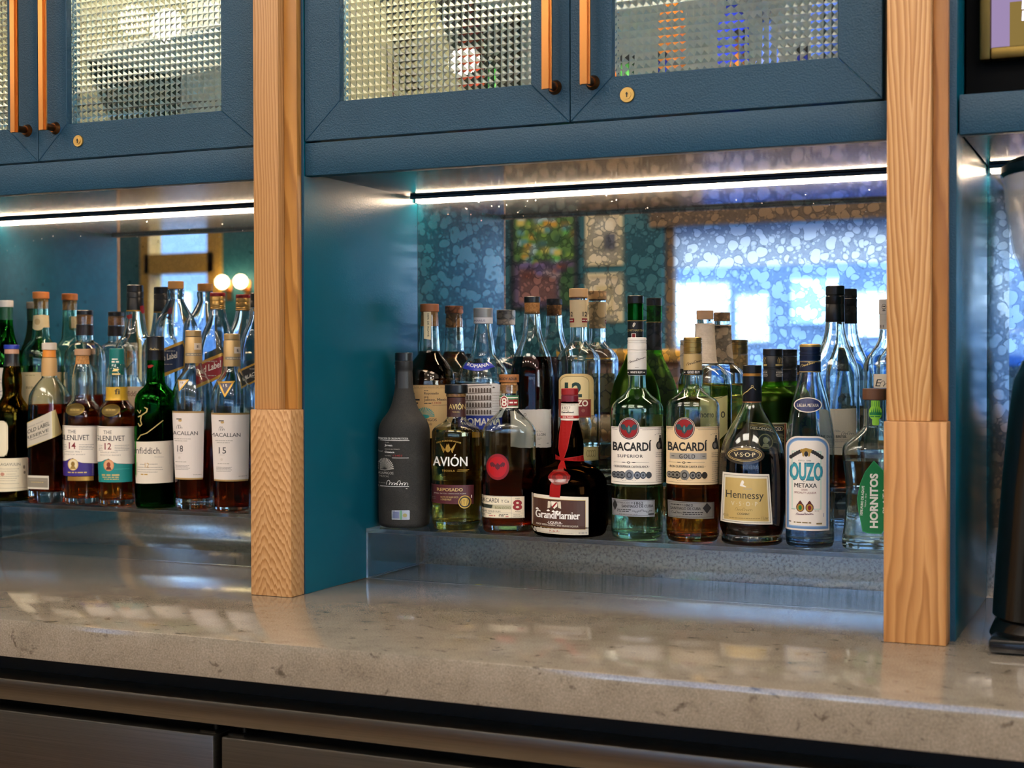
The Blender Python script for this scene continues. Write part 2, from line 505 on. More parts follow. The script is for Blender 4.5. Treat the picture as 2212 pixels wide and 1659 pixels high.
# ---- wooden posts
W_A = [m_wood('oak_flame', '#c99f72', '#8c5a2b', '#b68857', True, 0.3, 62.0, -1.228, 95.0, 2.6), m_wood('oak_straight', '#bf9163', '#8f6130', '#b0814e', False, 2.1, 190.0, -1.262, 3.0, 5.0),
       m_wood('oak_honey', '#bb8645', '#8a5a27', '#aa7535', False, 4.4, 60.0, -1.2, 6.0, 4.0)]
W_B = [m_wood('oak_rust', '#c9975f', '#8a5528', '#b6814b', False, 6.2, 75.0, -0.262, 4.0, 4.0), m_wood('oak_cathedral', '#dcb482', '#935e2e', '#bf8d56', False, 8.5, 150.0, -0.272, -9.0, 4.5),
       m_wood('oak_amber', '#b47d45', '#875428', '#a36f3b', False, 10.7, 50.0, -0.25, 3.0, 4.0)]
def post(x0, x1, xs, zb, mats, lb):
    r = tag(empty('wooden_post', ((x0 + x1) / 2, -0.39, ZC)), lb, 'post', 'oak posts')
    bm = bmesh.new(); box(bm, x0, x1, -0.4085, -0.372, 0.0004, zb, bev=0.0012)
    part('base_block', bm, mats[0], r, 40)
    bm = bmesh.new(); box(bm, x0 + 0.0015, xs, -0.3995, -0.372, zb + 0.0003, 1.45, bev=0.0012)
    part('front_board', bm, mats[1], r, 40)
    bm = bmesh.new(); box(bm, xs + 0.0003, x1 - 0.002, -0.385, -0.372, zb + 0.0003, 1.45, bev=0.0012)
    part('backing_board', bm, mats[2], r, 40)
    return r
post(-1.2462, -1.1745, -1.2000, 0.2815, W_A, 'oak post with flame-grained base block between left and middle alcoves')
post(-0.3048, -0.2288, -0.2496, 0.2770, W_B, 'wider oak post with straight streaky grain between middle and right alcoves')
post(-2.2000, -2.1280, -2.1540, 0.2815, W_A, 'oak post at the left end of the whisky alcove')

# ---- wall cabinets
CREAM = paint('#f6f2e6', 0.7, name='warm_cream_lining')
PANEG = glass('#fcfbf6', 1.48, name='pressed_pyramid_glass')
def pyramid_pane(bm, x0, x1, z0, z1, y, p=0.0104, h=0.0042):
    """pressed glass: flat back, square pyramids on the room side"""
    nx, nz = max(1, round((x1 - x0) / p)), max(1, round((z1 - z0) / p))
    g = [[bm.verts.new((x0 + (x1 - x0) * i / nx, y, z0 + (z1 - z0) * j / nz)) for j in range(nz + 1)] for i in range(nx + 1)]
    for i in range(nx):
        for j in range(nz):
            q = (g[i][j], g[i + 1][j], g[i + 1][j + 1], g[i][j + 1])
            a = bm.verts.new(((q[0].co.x + q[2].co.x) / 2, y - h, (q[0].co.z + q[2].co.z) / 2))
            for k in range(4): bm.faces.new((q[k], q[(k + 1) % 4], a))
    b = [bm.verts.new(v) for v in ((x0, y + 0.004, z0), (x1, y + 0.004, z0), (x1, y + 0.004, z1), (x0, y + 0.004, z1))]
    bm.faces.new(b[::-1])
    lo = [g[i][0] for i in range(nx + 1)]; hi = [g[i][nz] for i in range(nx + 1)]
    le = g[0]; ri = g[nx]
    bm.faces.new([b[0], b[1]] + lo[::-1]); bm.faces.new([b[3]] + hi + [b[2]])
    bm.faces.new([b[0]] + le + [b[3]]); bm.faces.new([b[2]] + ri[::-1] + [b[1]])
    bmesh.ops.recalc_face_normals(bm, faces=bm.faces[:])

def cabinet_door(root, x0, x1, z0, z1, px0, px1, pz0, pz1, hx, lock, hlow=0.7285):
    bm = bmesh.new()
    ya, yb, g = -0.371, -0.350, 0.00022
    O = ((x0, z0), (x1, z0), (x1, z1), (x0, z1)); I = ((px0, pz0), (px1, pz0), (px1, pz1), (px0, pz1))
    for k in range(4):
        j = (k + 1) % 4
        pts = [Vector(O[k]), Vector(O[j]), Vector(I[j]), Vector(I[k])]
        along = (pts[1] - pts[0]).normalized() * g
        pts[0] += along; pts[3] += along; pts[1] -= along; pts[2] -= along
        fs = prism(bm, [tuple(p) for p in pts], ya, yb)
        bmesh.ops.bevel(bm, geom=list({e for f in fs for e in f.edges}), offset=0.0009, segments=1, affect='EDGES')
    d = part('door', bm, CAB, root, 30)
    bm = bmesh.new(); pyramid_pane(bm, px0 + 0.0002, px1 - 0.0002, pz0 + 0.0002, pz1 - 0.0002, -0.3585)
    link('glass_pane', bm, PANEG, d)['label'] = 'clear pressed glass pane of small pyramids'
    bm = bmesh.new()
    hz1 = hlow + 0.32
    prism(bm, [(hx - 0.0075, -0.3985), (hx - 0.0075, -0.4015), (hx - 0.0045, -0.4015), (hx - 0.0045, -0.4055), (hx + 0.0045, -0.4055),
               (hx + 0.0045, -0.4015), (hx + 0.0075, -0.4015), (hx + 0.0075, -0.3985)], hlow, hz1, 'Z')
    for z in (hlow + 0.0075, hz1 - 0.0075):
        rod(bm, (hx, -0.3986, z), (hx, -0.378, z), 0.0052, 16, 0.0058, 1)
        rod(bm, (hx, -0.378, z), (hx, -0.3712, z), 0.0075, 18, 0.0105, 1)
    link('handle', bm, [BRASS, BRASS_D], d, 35)['label'] = 'ribbed copper-coloured pull bar on bronze posts'
    if lock:
        bm = bmesh.new(); lx, lz, r = lock
        rod(bm, (lx, -0.3712, lz), (lx, -0.3735, lz), r, 28, r * 0.94)
        rod(bm, (lx, -0.3735, lz), (lx, -0.3745, lz), r * 0.55, 24)
        box(bm, lx - 0.0007, lx + 0.0007, -0.3750, -0.3744, lz - 0.0034, lz + 0.0034, 1)
        rod(bm, (lx, -0.3744, lz + 0.0012), (lx, -0.3751, lz + 0.0012), 0.0016, 10, mi=1)
        link('lock', bm, [paint('#b9995a', 0.35, 1.0, name='dull_brass'), BLACK], d, 35)['label'] = 'round brass keyhole lock'
    return d

LED_IN = emit('#fff4e2', 1300.0, 'cabinet_led')
def cabinet(x0, x1, doors, lb):
    r = tag(empty('bar_cabinet', ((x0 + x1) / 2, -0.2, ZC + 0.634)), lb, 'cabinet', 'blue cabinets above the bar')
    bm = bmesh.new()
    box(bm, x0, x1, -0.3495, -0.012, 0.6395, 0.655, 1)                    # floor of the cabinet: its underside is the soffit
    for a, b in ((x0, x0 + 0.018), (x1 - 0.018, x1)): box(bm, a, b, -0.3495, -0.012, 0.6552, 1.45, 2)
    box(bm, x0 + 0.0182, x1 - 0.0182, -0.030, -0.012, 0.6552, 1.45)
    box(bm, x0 + 0.0182, x1 - 0.0182, -0.3495, -0.031, 1.30, 1.318)
    part('carcass', bm, [CREAM, SOFFIT, paint('#45432f', 0.6, name='dark_lining')], r)
    bm = bmesh.new(); box(bm, x0 + 0.001, x1 - 0.001, -0.3695, -0.350, 0.6345, 0.6838, bev=0.0012)
    part('bottom_rail', bm, CAB, r, 40)
    bm = bmesh.new(); box(bm, x0 + 0.001, x1 - 0.001, -0.3695, -0.350, 1.26, 1.45, bev=0.0012)
    part('top_rail', bm, CAB, r, 40)
    bm = bmesh.new(); box(bm, x0 + 0.02, x1 - 0.02, -0.340, -0.325, 1.288, 1.2995)
    part('led_strip', bm, LED_IN, r)
    bm = bmesh.new(); box(bm, x0 + 0.019, x1 - 0.019, -0.20, -0.031, 0.955, 0.967)
    part('shelf', bm, CREAM, r)
    for d in doors: cabinet_door(r, *d)
    return r
ZD0, ZD1, ZP1 = 0.6862, 1.2585, 1.195
cabinet(-2.127, -1.2474, [(-2.125, -1.6876, ZD0, ZD1, -2.062, -1.7515, 0.7437, ZP1, -1.7090, None, 0.7312),
                          (-1.6862, -1.2490, ZD0, ZD1, -1.6263, -1.3230, 0.7440, ZP1, -1.6500, (-1.6018, 0.7145, 0.0098), 0.7312)],
        'blue cabinet with pressed glass doors above the left whisky alcove')
cabinet(-1.1732, -0.305, [(-1.1713, -0.7414, ZD0, ZD1, -1.1104, -0.7996, 0.7430, ZP1, -0.7631, None),
                          (-0.7400, -0.3135, ZD0, ZD1, -0.6785, -0.3702, 0.7440, ZP1, -0.7066, (-0.6559, 0.7172, 0.0108), 0.7305)],
        'blue cabinet with pressed glass doors above the middle alcove')
# right unit: an open, black-lined bay with a framed screen
r = tag(empty('bar_cabinet', (0.26, -0.2, ZC + 0.634)), 'blue cabinet with open black bay at the top right', 'cabinet', 'blue cabinets above the bar')
bm = bmesh.new(); box(bm, -0.2193, 0.74, -0.3495, -0.012, 0.6395, 0.655)
part('soffit', bm, SOFFIT, r)
bm = bmesh.new(); box(bm, -0.2193, 0.74, -0.3695, -0.350, 0.6345, 0.6845, bev=0.0012)
part('bottom_rail', bm, CAB, r, 40)
bm = bmesh.new(); box(bm, -0.2190, 0.7395, -0.300, -0.012, 0.6553, 1.45)
part('black_lining', bm, paint('#030405', 0.8, spec=0.1), r, label='black board lining the open bay')
s = tag(empty('framed_screen', (-0.02, -0.31, ZC + 0.735)), 'gold framed lit screen in the black bay at the top right corner', 'screen')
bm = bmesh.new()
fx0, fx1, fz0, fz1, fw = -0.2010, 0.27, 0.7350, 1.05, 0.0135
for a in ((fx0, fx0 + fw, fz0, fz1), (fx1 - fw, fx1, fz0, fz1), (fx0 + fw, fx1 - fw, fz0, fz0 + fw * 1.15), (fx0 + fw, fx1 - fw, fz1 - fw, fz1)):
    box(bm, a[0], a[1], -0.319, -0.3005, a[2], a[3], bev=0.003)
part('frame', bm, paint('#6b5a30', 0.42, 1.0, name='aged_gold'), s, 40)
bm = bmesh.new()
box(bm, fx0 + fw, fx1 - fw, -0.3045, -0.3008, fz0 + fw, fz1 - fw, 0)
ys = -0.3049
def quad(pts, mi, y):
    f = bm.faces.new([bm.verts.new((p[0], y, p[1])) for p in pts]); f.material_index = mi
sx, sz = fx0 + fw, fz0 + fw * 1.15
quad([(sx + 0.022, sz), (sx + 0.2, sz), (sx + 0.2, sz + 0.058), (sx + 0.022, sz + 0.058)], 1, ys)
quad([(sx + 0.045, sz + 0.012), (sx + 0.2, sz + 0.012), (sx + 0.2, sz + 0.04), (sx + 0.045, sz + 0.04)], 3, ys - 0.0002)
for i in range(3):
    for j in range(2):
        a, b = sx + 0.0365 + 0.016 * i, sz + 0.033 + 0.0145 * j
        quad([(a, b), (a + 0.0135, b), (a + 0.0142, b + 0.0125), (a + 0.0007, b + 0.0125)], 2, ys - 0.0004)
quad([(sx + 0.016, sz + 0.0640), (sx + 0.2, sz + 0.069), (sx + 0.2, sz + 0.088), (sx + 0.030, sz + 0.082)], 2, ys - 0.0002)
part('display', bm, [emit('#9a86ad', 0.75, 'screen_lilac'), emit('#8b743f', 0.7, 'screen_brown'), emit('#e6e0ff', 1.6, 'screen_white'), emit('#c39c45', 0.8, 'screen_gold')], s)

# ---- LED strips where the cabinets meet the mirror
LED = emit('#ffdfbc', 34.0, 'alcove_led')
ALU = paint('#c9c9c6', 0.4, 1.0)
for x0, x1, lb in ((-2.1265, -1.2478, 'glowing LED strip along the mirror top in the left alcove'), (-1.1728, -0.3054, 'glowing LED strip along the mirror top in the middle alcove'),
                   (-0.2189, 0.7395, 'glowing LED strip along the mirror top in the right alcove')):
    r = tag(empty('led_strip', ((x0 + x1) / 2, -0.006, ZC + 0.63)), lb, 'light strip', 'LED strips over the mirrors')
    for a in (x0, x1 - 0.002):
        bm = bmesh.new(); box(bm, a, a + 0.002, -0.0112, -0.0001, 0.6303, 0.6393)
        part('end_cap', bm, ALU, r)
    bm = bmesh.new(); box(bm, x0 + 0.0021, x1 - 0.0021, -0.0110, -0.00005, 0.6303, 0.6362)
    part('diffuser', bm, LED, r)
    bm = bmesh.new(); box(bm, x0 + 0.0021, x1 - 0.0021, -0.0112, -0.0002, 0.6364, 0.6393)
    box(bm, x0 + 0.0021, x1 - 0.0021, -0.0320, -0.0112, 0.6388, 0.6394)
    box(bm, x0 + 0.0021, x1 - 0.0021, -0.0320, -0.0305, 0.6341, 0.6394)  # front lip added to keep the strip's glow off the soffit
    part('channel_and_glow_lip', bm, paint('#3b5365', 0.45), r)

# ---- clear acrylic risers
ACRY = sheet('#f6f9f9', 0.0, 1.49, 'clear_acrylic')
ACRE = glass('#eef4f5', 1.49, 0.15, name='acrylic_edge')
def riser(x0, x1, yf, yb, z0, z1, lb, t=0.0065):
    r = tag(empty('acrylic_riser', ((x0 + x1) / 2, (yf + yb) / 2, ZC + z0)), lb, 'riser', 'clear acrylic bottle risers')
    g = 0.0002
    def slab(nm, d, ax):
        bm = bmesh.new(); box(bm, *d, bev=0.0006)
        bm.normal_update()
        for f in bm.faces: f.material_index = 0 if abs(f.normal[ax]) > .9 else 1
        part(nm, bm, [ACRY, ACRE], r)
    slab('top_panel', (x0, x1, yf, yb, z1 - t, z1), 2)
    slab('front_panel', (x0, x1, yf, yf + t, z0 + 0.0004, z1 - t - g), 1)
    for a in (x0, x1 - t): slab('side_panel', (a, a + t, yf + t + g, yb, z0 + 0.0004, z1 - t - g), 0)
riser(-1.1705, -0.3070, -0.190, -0.001, 0.0, 0.0815, 'long clear acrylic riser on the counter in the middle alcove')
riser(-1.1700, -0.3075, -0.079, -0.001, 0.0818, 0.1632, 'clear acrylic step behind the front row in the middle alcove')
riser(-2.1245, -1.2500, -0.156, -0.001, 0.0, 0.0910, 'long clear acrylic riser on the counter in the left alcove')
riser(-2.1240, -1.2505, -0.073, -0.001, 0.0913, 0.1697, 'clear acrylic step behind the front row in the left alcove')

# ---- coffee grinder at the right edge
g = tag(empty('coffee_grinder', (-0.045, -0.275, ZC)), 'black coffee grinder with clear bean hopper at the right edge', 'grinder')
gm = paint('#0a0b0c', 0.22, 0.0, coat=0.4, name='gloss_black_plastic')
def ring(pts, zs, cx=-0.030, cy=-0.275):
    pass
GX, GY = -0.052, -0.285
T_ = Matrix.Translation((GX, GY, 0))
bm = bmesh.new()
lathe(bm, [(0.128, 0.0005, 4), (0.134, 0.012, 4), (0.128, 0.026, 4), (0.122, 0.034, 4)], 48, 0, T_)
box(bm, GX - 0.125, GX + 0.1, GY - 0.155, GY - 0.10, 0.002, 0.020, bev=0.006)
part('base_plate', bm, gm, g, 40)
bm = bmesh.new()
lathe(bm, [(0.132, 0.0345, 3.2), (0.128, 0.10, 3.2), (0.121, 0.20, 3.2), (0.114, 0.28, 3), (0.108, 0.33, 2.8), (0.098, 0.352, 2.5), (0.080, 0.362, 2.2)], 48, 0, T_)
part('motor_body', bm, gm, g, 40)
bm = bmesh.new()
box(bm, GX - 0.03, GX + 0.03, GY - 0.17, GY - 0.09, 0.10, 0.20, bev=0.012)
part('doser', bm, gm, g, 40)
HOPPER = paint('#c3c6c8', 0.12, name='smoky_hopper_plastic'); HOPPER.node_tree.nodes['Principled BSDF'].inputs['Alpha'].default_value = 0.34
bm = bmesh.new()
lathe(bm, [(0.050, 0.3625), (0.054, 0.40), (0.066, 0.43), (0.094, 0.450), (0.110, 0.49), (0.119, 0.54), (0.123, 0.585), (0.120, 0.585), (0.1165, 0.54), (0.1075, 0.49), (0.0915, 0.451), (0.0635, 0.432), (0.051, 0.40), (0.047, 0.3625), (0.050, 0.3625)], 48, 0, T_, closed=False)
bmesh.ops.remove_doubles(bm, verts=bm.verts[:], dist=1e-6)
part('hopper', bm, HOPPER, g, 40, 'clear smoky bean hopper')
bm = bmesh.new()
lathe(bm, [(0.122, 0.5855), (0.126, 0.590), (0.126, 0.598), (0.116, 0.606), (0.03, 0.612), (0, 0.612)], 48, 0, T_)
part('lid', bm, gm, g, 40)

# ================================================================ THE BOTTLES
SPOT = {  # x, y, shelf height above the counter, turn, metres per unit, axis, foot
 'mezcal':(-1.1289,-0.1350,0.0820,0.4903,0.0007661,872.9,1135.5),
 'avion':(-1.0314,-0.1380,0.0820,0.4543,0.0007526,985.8,1141.5),
 'bac8':(-0.9385,-0.1360,0.0820,0.4178,0.0007412,1099.7,1146.8),
 'gm':(-0.8327,-0.1400,0.0820,0.3759,0.0007263,1230.7,1153.9),
 'bsup':(-0.7229,-0.1360,0.0820,0.3295,0.0007133,1376.2,1160.4),
 'bgold':(-0.6339,-0.1360,0.0820,0.2913,0.0007018,1496.6,1166.3),
 'henn':(-0.5421,-0.1370,0.0820,0.2511,0.0006896,1624.7,1172.7),
 'ouzo':(-0.4558,-0.1360,0.0820,0.2123,0.0006788,1750.1,1178.7),
 'horn':(-0.3635,-0.1300,0.0820,0.1698,0.0006686,1889.9,1184.5),
 'repo':(-1.1259,-0.0475,0.1635,0.4726,0.0007909,928.3,1021.4),
 'romana':(-1.0252,-0.0470,0.1635,0.4356,0.0007781,1044.0,1025.0),
 'cognac':(-0.9353,-0.0485,0.1635,0.4017,0.0007660,1149.7,1028.6),
 'ouzo12':(-0.8548,-0.0440,0.1635,0.3697,0.0007569,1249.9,1031.3),
 'remy':(-0.7556,-0.0475,0.1635,0.3305,0.0007431,1372.9,1035.7),
 'wrap':(-0.6403,-0.0490,0.1635,0.2831,0.0007277,1522.7,1040.7),
 'diplo':(-0.5320,-0.0495,0.1635,0.2372,0.0007136,1669.6,1045.5),
 'bresil':(-0.4366,-0.0500,0.1635,0.1959,0.0007011,1803.9,1049.9),
 'espo':(-0.3586,-0.0480,0.1635,0.1614,0.0006916,1917.9,1053.3),
 'lag':(-1.9843,-0.1145,0.0915,0.7487,0.0008826,26.3,1080.2),
 'jwg':(-1.8893,-0.1190,0.0915,0.7254,0.0008690,107.3,1084.6),
 'g14':(-1.8136,-0.1160,0.0915,0.7044,0.0008601,178.9,1087.5),
 'g12':(-1.7346,-0.1160,0.0915,0.6825,0.0008499,252.8,1091.0),
 'gfid':(-1.6470,-0.1160,0.0915,0.6573,0.0008386,336.9,1095.0),
 'm18':(-1.5641,-0.1160,0.0915,0.6325,0.0008279,418.6,1098.8),
 'm15':(-1.4817,-0.1160,0.0915,0.6069,0.0008172,501.9,1102.7),
 'jame':(-2.0686,-0.0400,0.1700,0.7524,0.0009150,12.8,984.1),
 'ocork':(-1.9783,-0.0410,0.1700,0.7303,0.0009030,89.5,986.6),
 'bcork':(-1.8668,-0.0460,0.1700,0.7027,0.0008871,184.0,989.9),
 'tallb':(-1.7517,-0.0405,0.1700,0.6703,0.0008739,293.0,992.8),
 'jwbl':(-1.6546,-0.0455,0.1700,0.6439,0.0008599,380.8,996.0),
 'jwr':(-1.5648,-0.0410,0.1700,0.6163,0.0008496,470.9,998.3),
 'jwbk':(-1.4765,-0.0410,0.1700,0.5892,0.0008381,558.6,1001.1),
}
FR = {  # drawing frames: origin and size of one drawing unit; every bottle is drawn in one or more of them
 'A': (0, 580, .33755), 'B': (780, 600, .36166), 'C': (1120, 600, .3618), 'D': (1420, 600, .3736), 'E': (1660, 600, .3738),
 'a': (805, 900, .15676), 'b': (1030, 940, .13258), 'c': (1140, 820, .21102), 'd': (1310, 720, .27140), 'e': (880, 640, .16875),
 'f': (1550, 780, .24712), 'g': (1690, 720, .28931), 'h': (1110, 740, .18077), 'i': (0, 640, .16878), 'j': (270, 600, .16878),
 'k': (0, 860, .15674), 'l': (280, 860, .15669), 'm': (1420, 660, .18083), 'n': (1300, 640, .25316)}

# ---- lettering -------------------------------------------------
_T = {}
_fc = bpy.data.curves.new('lettering', 'FONT')
_fo = bpy.data.objects.new('lettering', _fc)
def glyphs(s, bold=0.0, serif=0.0, spacing=1.0, res=3):
    """triangulated lettering, capital height 1, starting at x=0"""
    key = (s, bold, serif, spacing, res)
    if key in _T: return _T[key]
    strike = bold if ('M' in s or 'N' in s or 'W' in s) and bold < .03 else 0.0   # heavy letters with sharp inner corners are struck twice instead of swollen
    _fc.body = s; _fc.size = 1.0; _fc.offset = 0.0 if strike else bold; _fc.space_character = spacing; _fc.resolution_u = res
    me = _fo.to_mesh()
    vs = [(v.co.x, v.co.y) for v in me.vertices]
    fs = [tuple(p.vertices) for p in me.polygons]
    edges = {}
    for f in fs:
        for a, b in zip(f, f[1:] + f[:1]):
            k = (min(a, b), max(a, b)); edges[k] = edges.get(k, 0) + 1
    _fo.to_mesh_clear()
    H = CAPH
    if serif > 0:
        w, t = serif, serif * 0.75
        for (a, b), c in edges.items():
            if c != 1: continue
            (xa, ya), (xb, yb) = vs[a], vs[b]
            if abs(ya - yb) > 0.004: continue
            L = abs(xa - xb)
            if L < 0.03 or L > 0.24: continue
            if min(abs(ya), abs(ya - H), abs(ya - XH), abs(ya - ASC), abs(ya - DSC)) > 0.015: continue
            up = ya < H * 0.3
            x0, x1 = min(xa, xb) - w, max(xa, xb) + w
            y0, y1 = (ya, ya + t) if up else (ya - t, ya)
            i = len(vs); vs += [(x0, y0), (x1, y0), (x1, y1), (x0, y1)]; fs.append((i, i + 1, i + 2, i + 3))
    if strike:
        nv = len(vs)
        for q in (-1.3, 1.3):
            o_ = len(vs); vs += [(v[0] + q * strike, v[1]) for v in vs[:nv]]; fs += [tuple(i + o_ for i in f) for f in fs if max(f) < nv]
    x0 = min((v[0] for v in vs), default=0)
    vs = [((v[0] - x0) / H, v[1] / H) for v in vs]
    _T[key] = (vs, fs, max((v[0] for v in vs), default=1))
    return _T[key]
def _measure(ch, top=True):
    _fc.body = ch; _fc.size = 1.0; _fc.offset = 0; _fc.space_character = 1
    me = _fo.to_mesh(); ys = [v.co.y for v in me.vertices]; _fo.to_mesh_clear()
    return max(ys) if top else min(ys)
CAPH, XH, ASC, DSC = _measure('H'), _measure('x'), _measure('l'), _measure('p', False)

BAT = [(0, .42), (.06, .55), (.10, .40), (.16, .30), (.30, .22), (.42, .40), (.62, .62), (.95, .55), (1.0, .30), (.90, .05), (.80, -.12), (.66, .02), (.52, -.16), (.40, -.02), (.28, -.22), (.20, -.45), (.10, -.38), (.06, -.62), (0, -.48)]
BAT = BAT + [(-x, y) for x, y in BAT[-2:0:-1]]

class Art:
    """flat artwork (labels, printing, seals) drawn in frame units and laid on a bottle's own surface"""
    def __init__(s, b, frame, eps=0.0003):
        s.b, s.eps, s.items = b, eps, []
        s.f(frame)
    def f(s, frame):
        s.fr = FR[frame]; return s
    def px(s, p): return (s.fr[0] + p[0] * s.fr[2], s.fr[1] + p[1] * s.fr[2])
    def add(s, vs, fs, m, layer):
        s.items.append(([s.px(v) for v in vs], fs, m, layer)); return s
    def P(s, pts, m, layer=0): return s.add(pts, [tuple(range(len(pts)))], m, layer)
    def R(s, x0, y0, x1, y1, m, layer=0, r=0):
        if r <= 0: return s.P([(x0, y0), (x1, y0), (x1, y1), (x0, y1)], m, layer)
        pts = []
        for cx, cy_, a in ((x1 - r, y0 + r, -90), (x1 - r, y1 - r, 0), (x0 + r, y1 - r, 90), (x0 + r, y0 + r, 180)):
            for k in range(6): t = math.radians(a + 18 * k); pts.append((cx + r * math.cos(t), cy_ + r * math.sin(t)))
        return s.P(pts, m, layer)
    def frame_(s, x0, y0, x1, y1, w, m, layer=0):
        s.R(x0, y0, x1, y0 + w, m, layer); s.R(x0, y1 - w, x1, y1, m, layer); s.R(x0, y0 + w, x0 + w, y1 - w, m, layer)
        return s.R(x1 - w, y0 + w, x1, y1 - w, m, layer)
    def E(s, cx, cy_, rx, ry, m, layer=0, seg=28, rot=0):
        c, q = math.cos(rot), math.sin(rot)
        return s.P([(cx + rx * math.cos(2 * PI * i / seg) * c - ry * math.sin(2 * PI * i / seg) * q, cy_ + rx * math.cos(2 * PI * i / seg) * q + ry * math.sin(2 * PI * i / seg) * c) for i in range(seg)], m, layer)
    def S(s, pts, w, m, layer=0):
        """pen stroke"""
        for a, b in zip(pts, pts[1:]):
            dx, dy = b[0] - a[0], b[1] - a[1]; L = math.hypot(dx, dy) or 1; nx, ny = -dy / L * w / 2, dx / L * w / 2
            ex, ey = dx / L * w * .3, dy / L * w * .3
            s.P([(a[0] + nx - ex, a[1] + ny - ey), (b[0] + nx + ex, b[1] + ny + ey), (b[0] - nx + ex, b[1] - ny + ey), (a[0] - nx - ex, a[1] - ny - ey)], m, layer)
        return s
    def script(s, x0, x1, y, h, m, layer=0, w=3, slope=0.0, seed=1):
        """a looping pen signature"""
        r = random.Random(seed); pts = []; n = max(3, int((x1 - x0) / (h * .55))); W_ = (x1 - x0) / n
        for i in range(n):
            a = h * (1.0 if i in (0, n // 2) else .32 + .25 * r.random()); lean = W_ * (.25 + .3 * r.random())
            for k in range(10):
                t = 2 * PI * k / 10
                X = x0 + W_ * (i + k / 10) - W_ * .38 * math.sin(t); H = a * (1 - math.cos(t)) / 2
                pts.append((X + lean * H / max(a, 1e-6), y - H + slope * (X - x0)))
        pts.append((x1, y + slope * (x1 - x0)))
        return s.S(pts, w * .8, m, layer)
    def micro(s, x0, x1, y, h, m, layer=1, seed=0):
        """a line of print too small to read"""
        r = random.Random(seed + int(y)); x = x0
        while x < x1 - h:
            w = min(x1 - x, h * (1.2 + 3.5 * r.random()))
            s.R(x, y - h / 2, x + w, y + h / 2, m, layer); x += w + h * .7
        return s
    def T(s, t, xc, yb, cap, m, layer=1, w=None, bold=0.0, serif=0.0, sp=1.0, arc=None, rot=0.0, slope=0.0, shear=0.0, res=3):
        """lettering: centre x, baseline y, capital height; w fixes the width; arc=(cx, cy, r) bends it"""
        vs, fs, W_ = glyphs(t, bold, serif, sp, res)
        kx = (w / W_) if w else cap
        out = []
        c, q = math.cos(rot), math.sin(rot)
        for x, y in vs:
            X, Y = (x - W_ / 2) * kx, y * cap
            X += shear * Y
            if arc:
                r = arc[2] + (Y if arc[2] > 0 else -Y)
                if arc[2] > 0: a = X / arc[2] - PI / 2; out.append((arc[0] + r * math.cos(a), arc[1] + r * math.sin(a)))
                else: rr = -arc[2] - Y; a = PI / 2 - X / -arc[2]; out.append((arc[0] + rr * math.cos(a), arc[1] + rr * math.sin(a)))
            else:
                Y2 = -Y + slope * X
                out.append((xc + X * c - Y2 * q, yb + X * q + Y2 * c))
        return s.add(out, fs, m, layer)
    def bat(s, cx, cy_, r, m, layer=2, ry=None):
        ry = ry or r
        return s.P([(cx + x * r, cy_ - y * ry) for x, y in BAT], m, layer)
    def done(s, name, label=None, parent=None):
        b = s.b
        bm = bmesh.new(); lay = bm.verts.layers.int.new('lay'); mats = []
        for pts, fs, m, ly in s.items:
            if m not in mats: mats.append(m)
            mi = mats.index(m)
            V = []
            for p in pts:
                v = bm.verts.new(((p[0] - b.ax) * b.k, 0, (b.foot - p[1]) * b.k)); v[lay] = ly; V.append(v)
            for f in fs:
                try: F = bm.faces.new([V[i] for i in f])
                except ValueError: continue
                F.material_index = mi
        bmesh.ops.triangulate(bm, faces=[f for f in bm.faces if len(f.verts) > 3])
        xs = [v.co.x for v in bm.verts]; zs = [v.co.z for v in bm.verts]
        if not xs: return None
        step = max(0.0022, max(b.rad(z)[0] for z in (min(zs), max(zs), (min(zs) + max(zs)) / 2)) / 11)
        x = math.ceil(min(xs) / step) * step
        while x < max(xs):
            bmesh.ops.bisect_plane(bm, geom=bm.verts[:] + bm.edges[:] + bm.faces[:], plane_co=(x + 1e-5, 0, 0), plane_no=(1, 0, 0)); x += step
        z0, z1 = min(zs), max(zs)
        rs = [b.rad(z0 + (z1 - z0) * i / 12)[0] for i in range(13)]
        if max(rs) - min(rs) > 0.0003:
            z = z0 + 0.0041
            while z < z1:
                bmesh.ops.bisect_plane(bm, geom=bm.verts[:] + bm.edges[:] + bm.faces[:], plane_co=(0, 0, z), plane_no=(0, 0, 1)); z += 0.005
        for v in bm.verts:
            R, n_, dr = b.rad(v.co.z)
            e = s.eps + v[lay] * 0.00011
            x, y, nx, ny = b.front(v.co.x / R, n_, dr)
            v.co = (x * R + nx * e, y * R + ny * e, v.co.z)
        for f in bm.faces:
            pass
        bmesh.ops.recalc_face_normals(bm, faces=bm.faces[:])
        for f in bm.faces:
            if f.calc_center_median().x * f.normal.x + f.calc_center_median().y * f.normal.y < 0: f.normal_flip()
        host = {'neck_lettering': ('neck_label', 'neck_band'), 'neck_printing': ('neck_foil', 'neck_label', 'cap'), 'cap_lettering': ('cap',), 'cap_printing': ('cap',), 'capsule_printing': ('capsule',), 'band_lettering': ('neck_band',)}.get(name, ())
        for h in host:
            if parent is None: parent = next((c for c in b.root.children if c.name.split('.')[0] == h), None)
        o = link(name, bm, mats, parent or b.root)
        for p in o.data.polygons: p.use_smooth = False
        if label: o['label'] = label
        return o

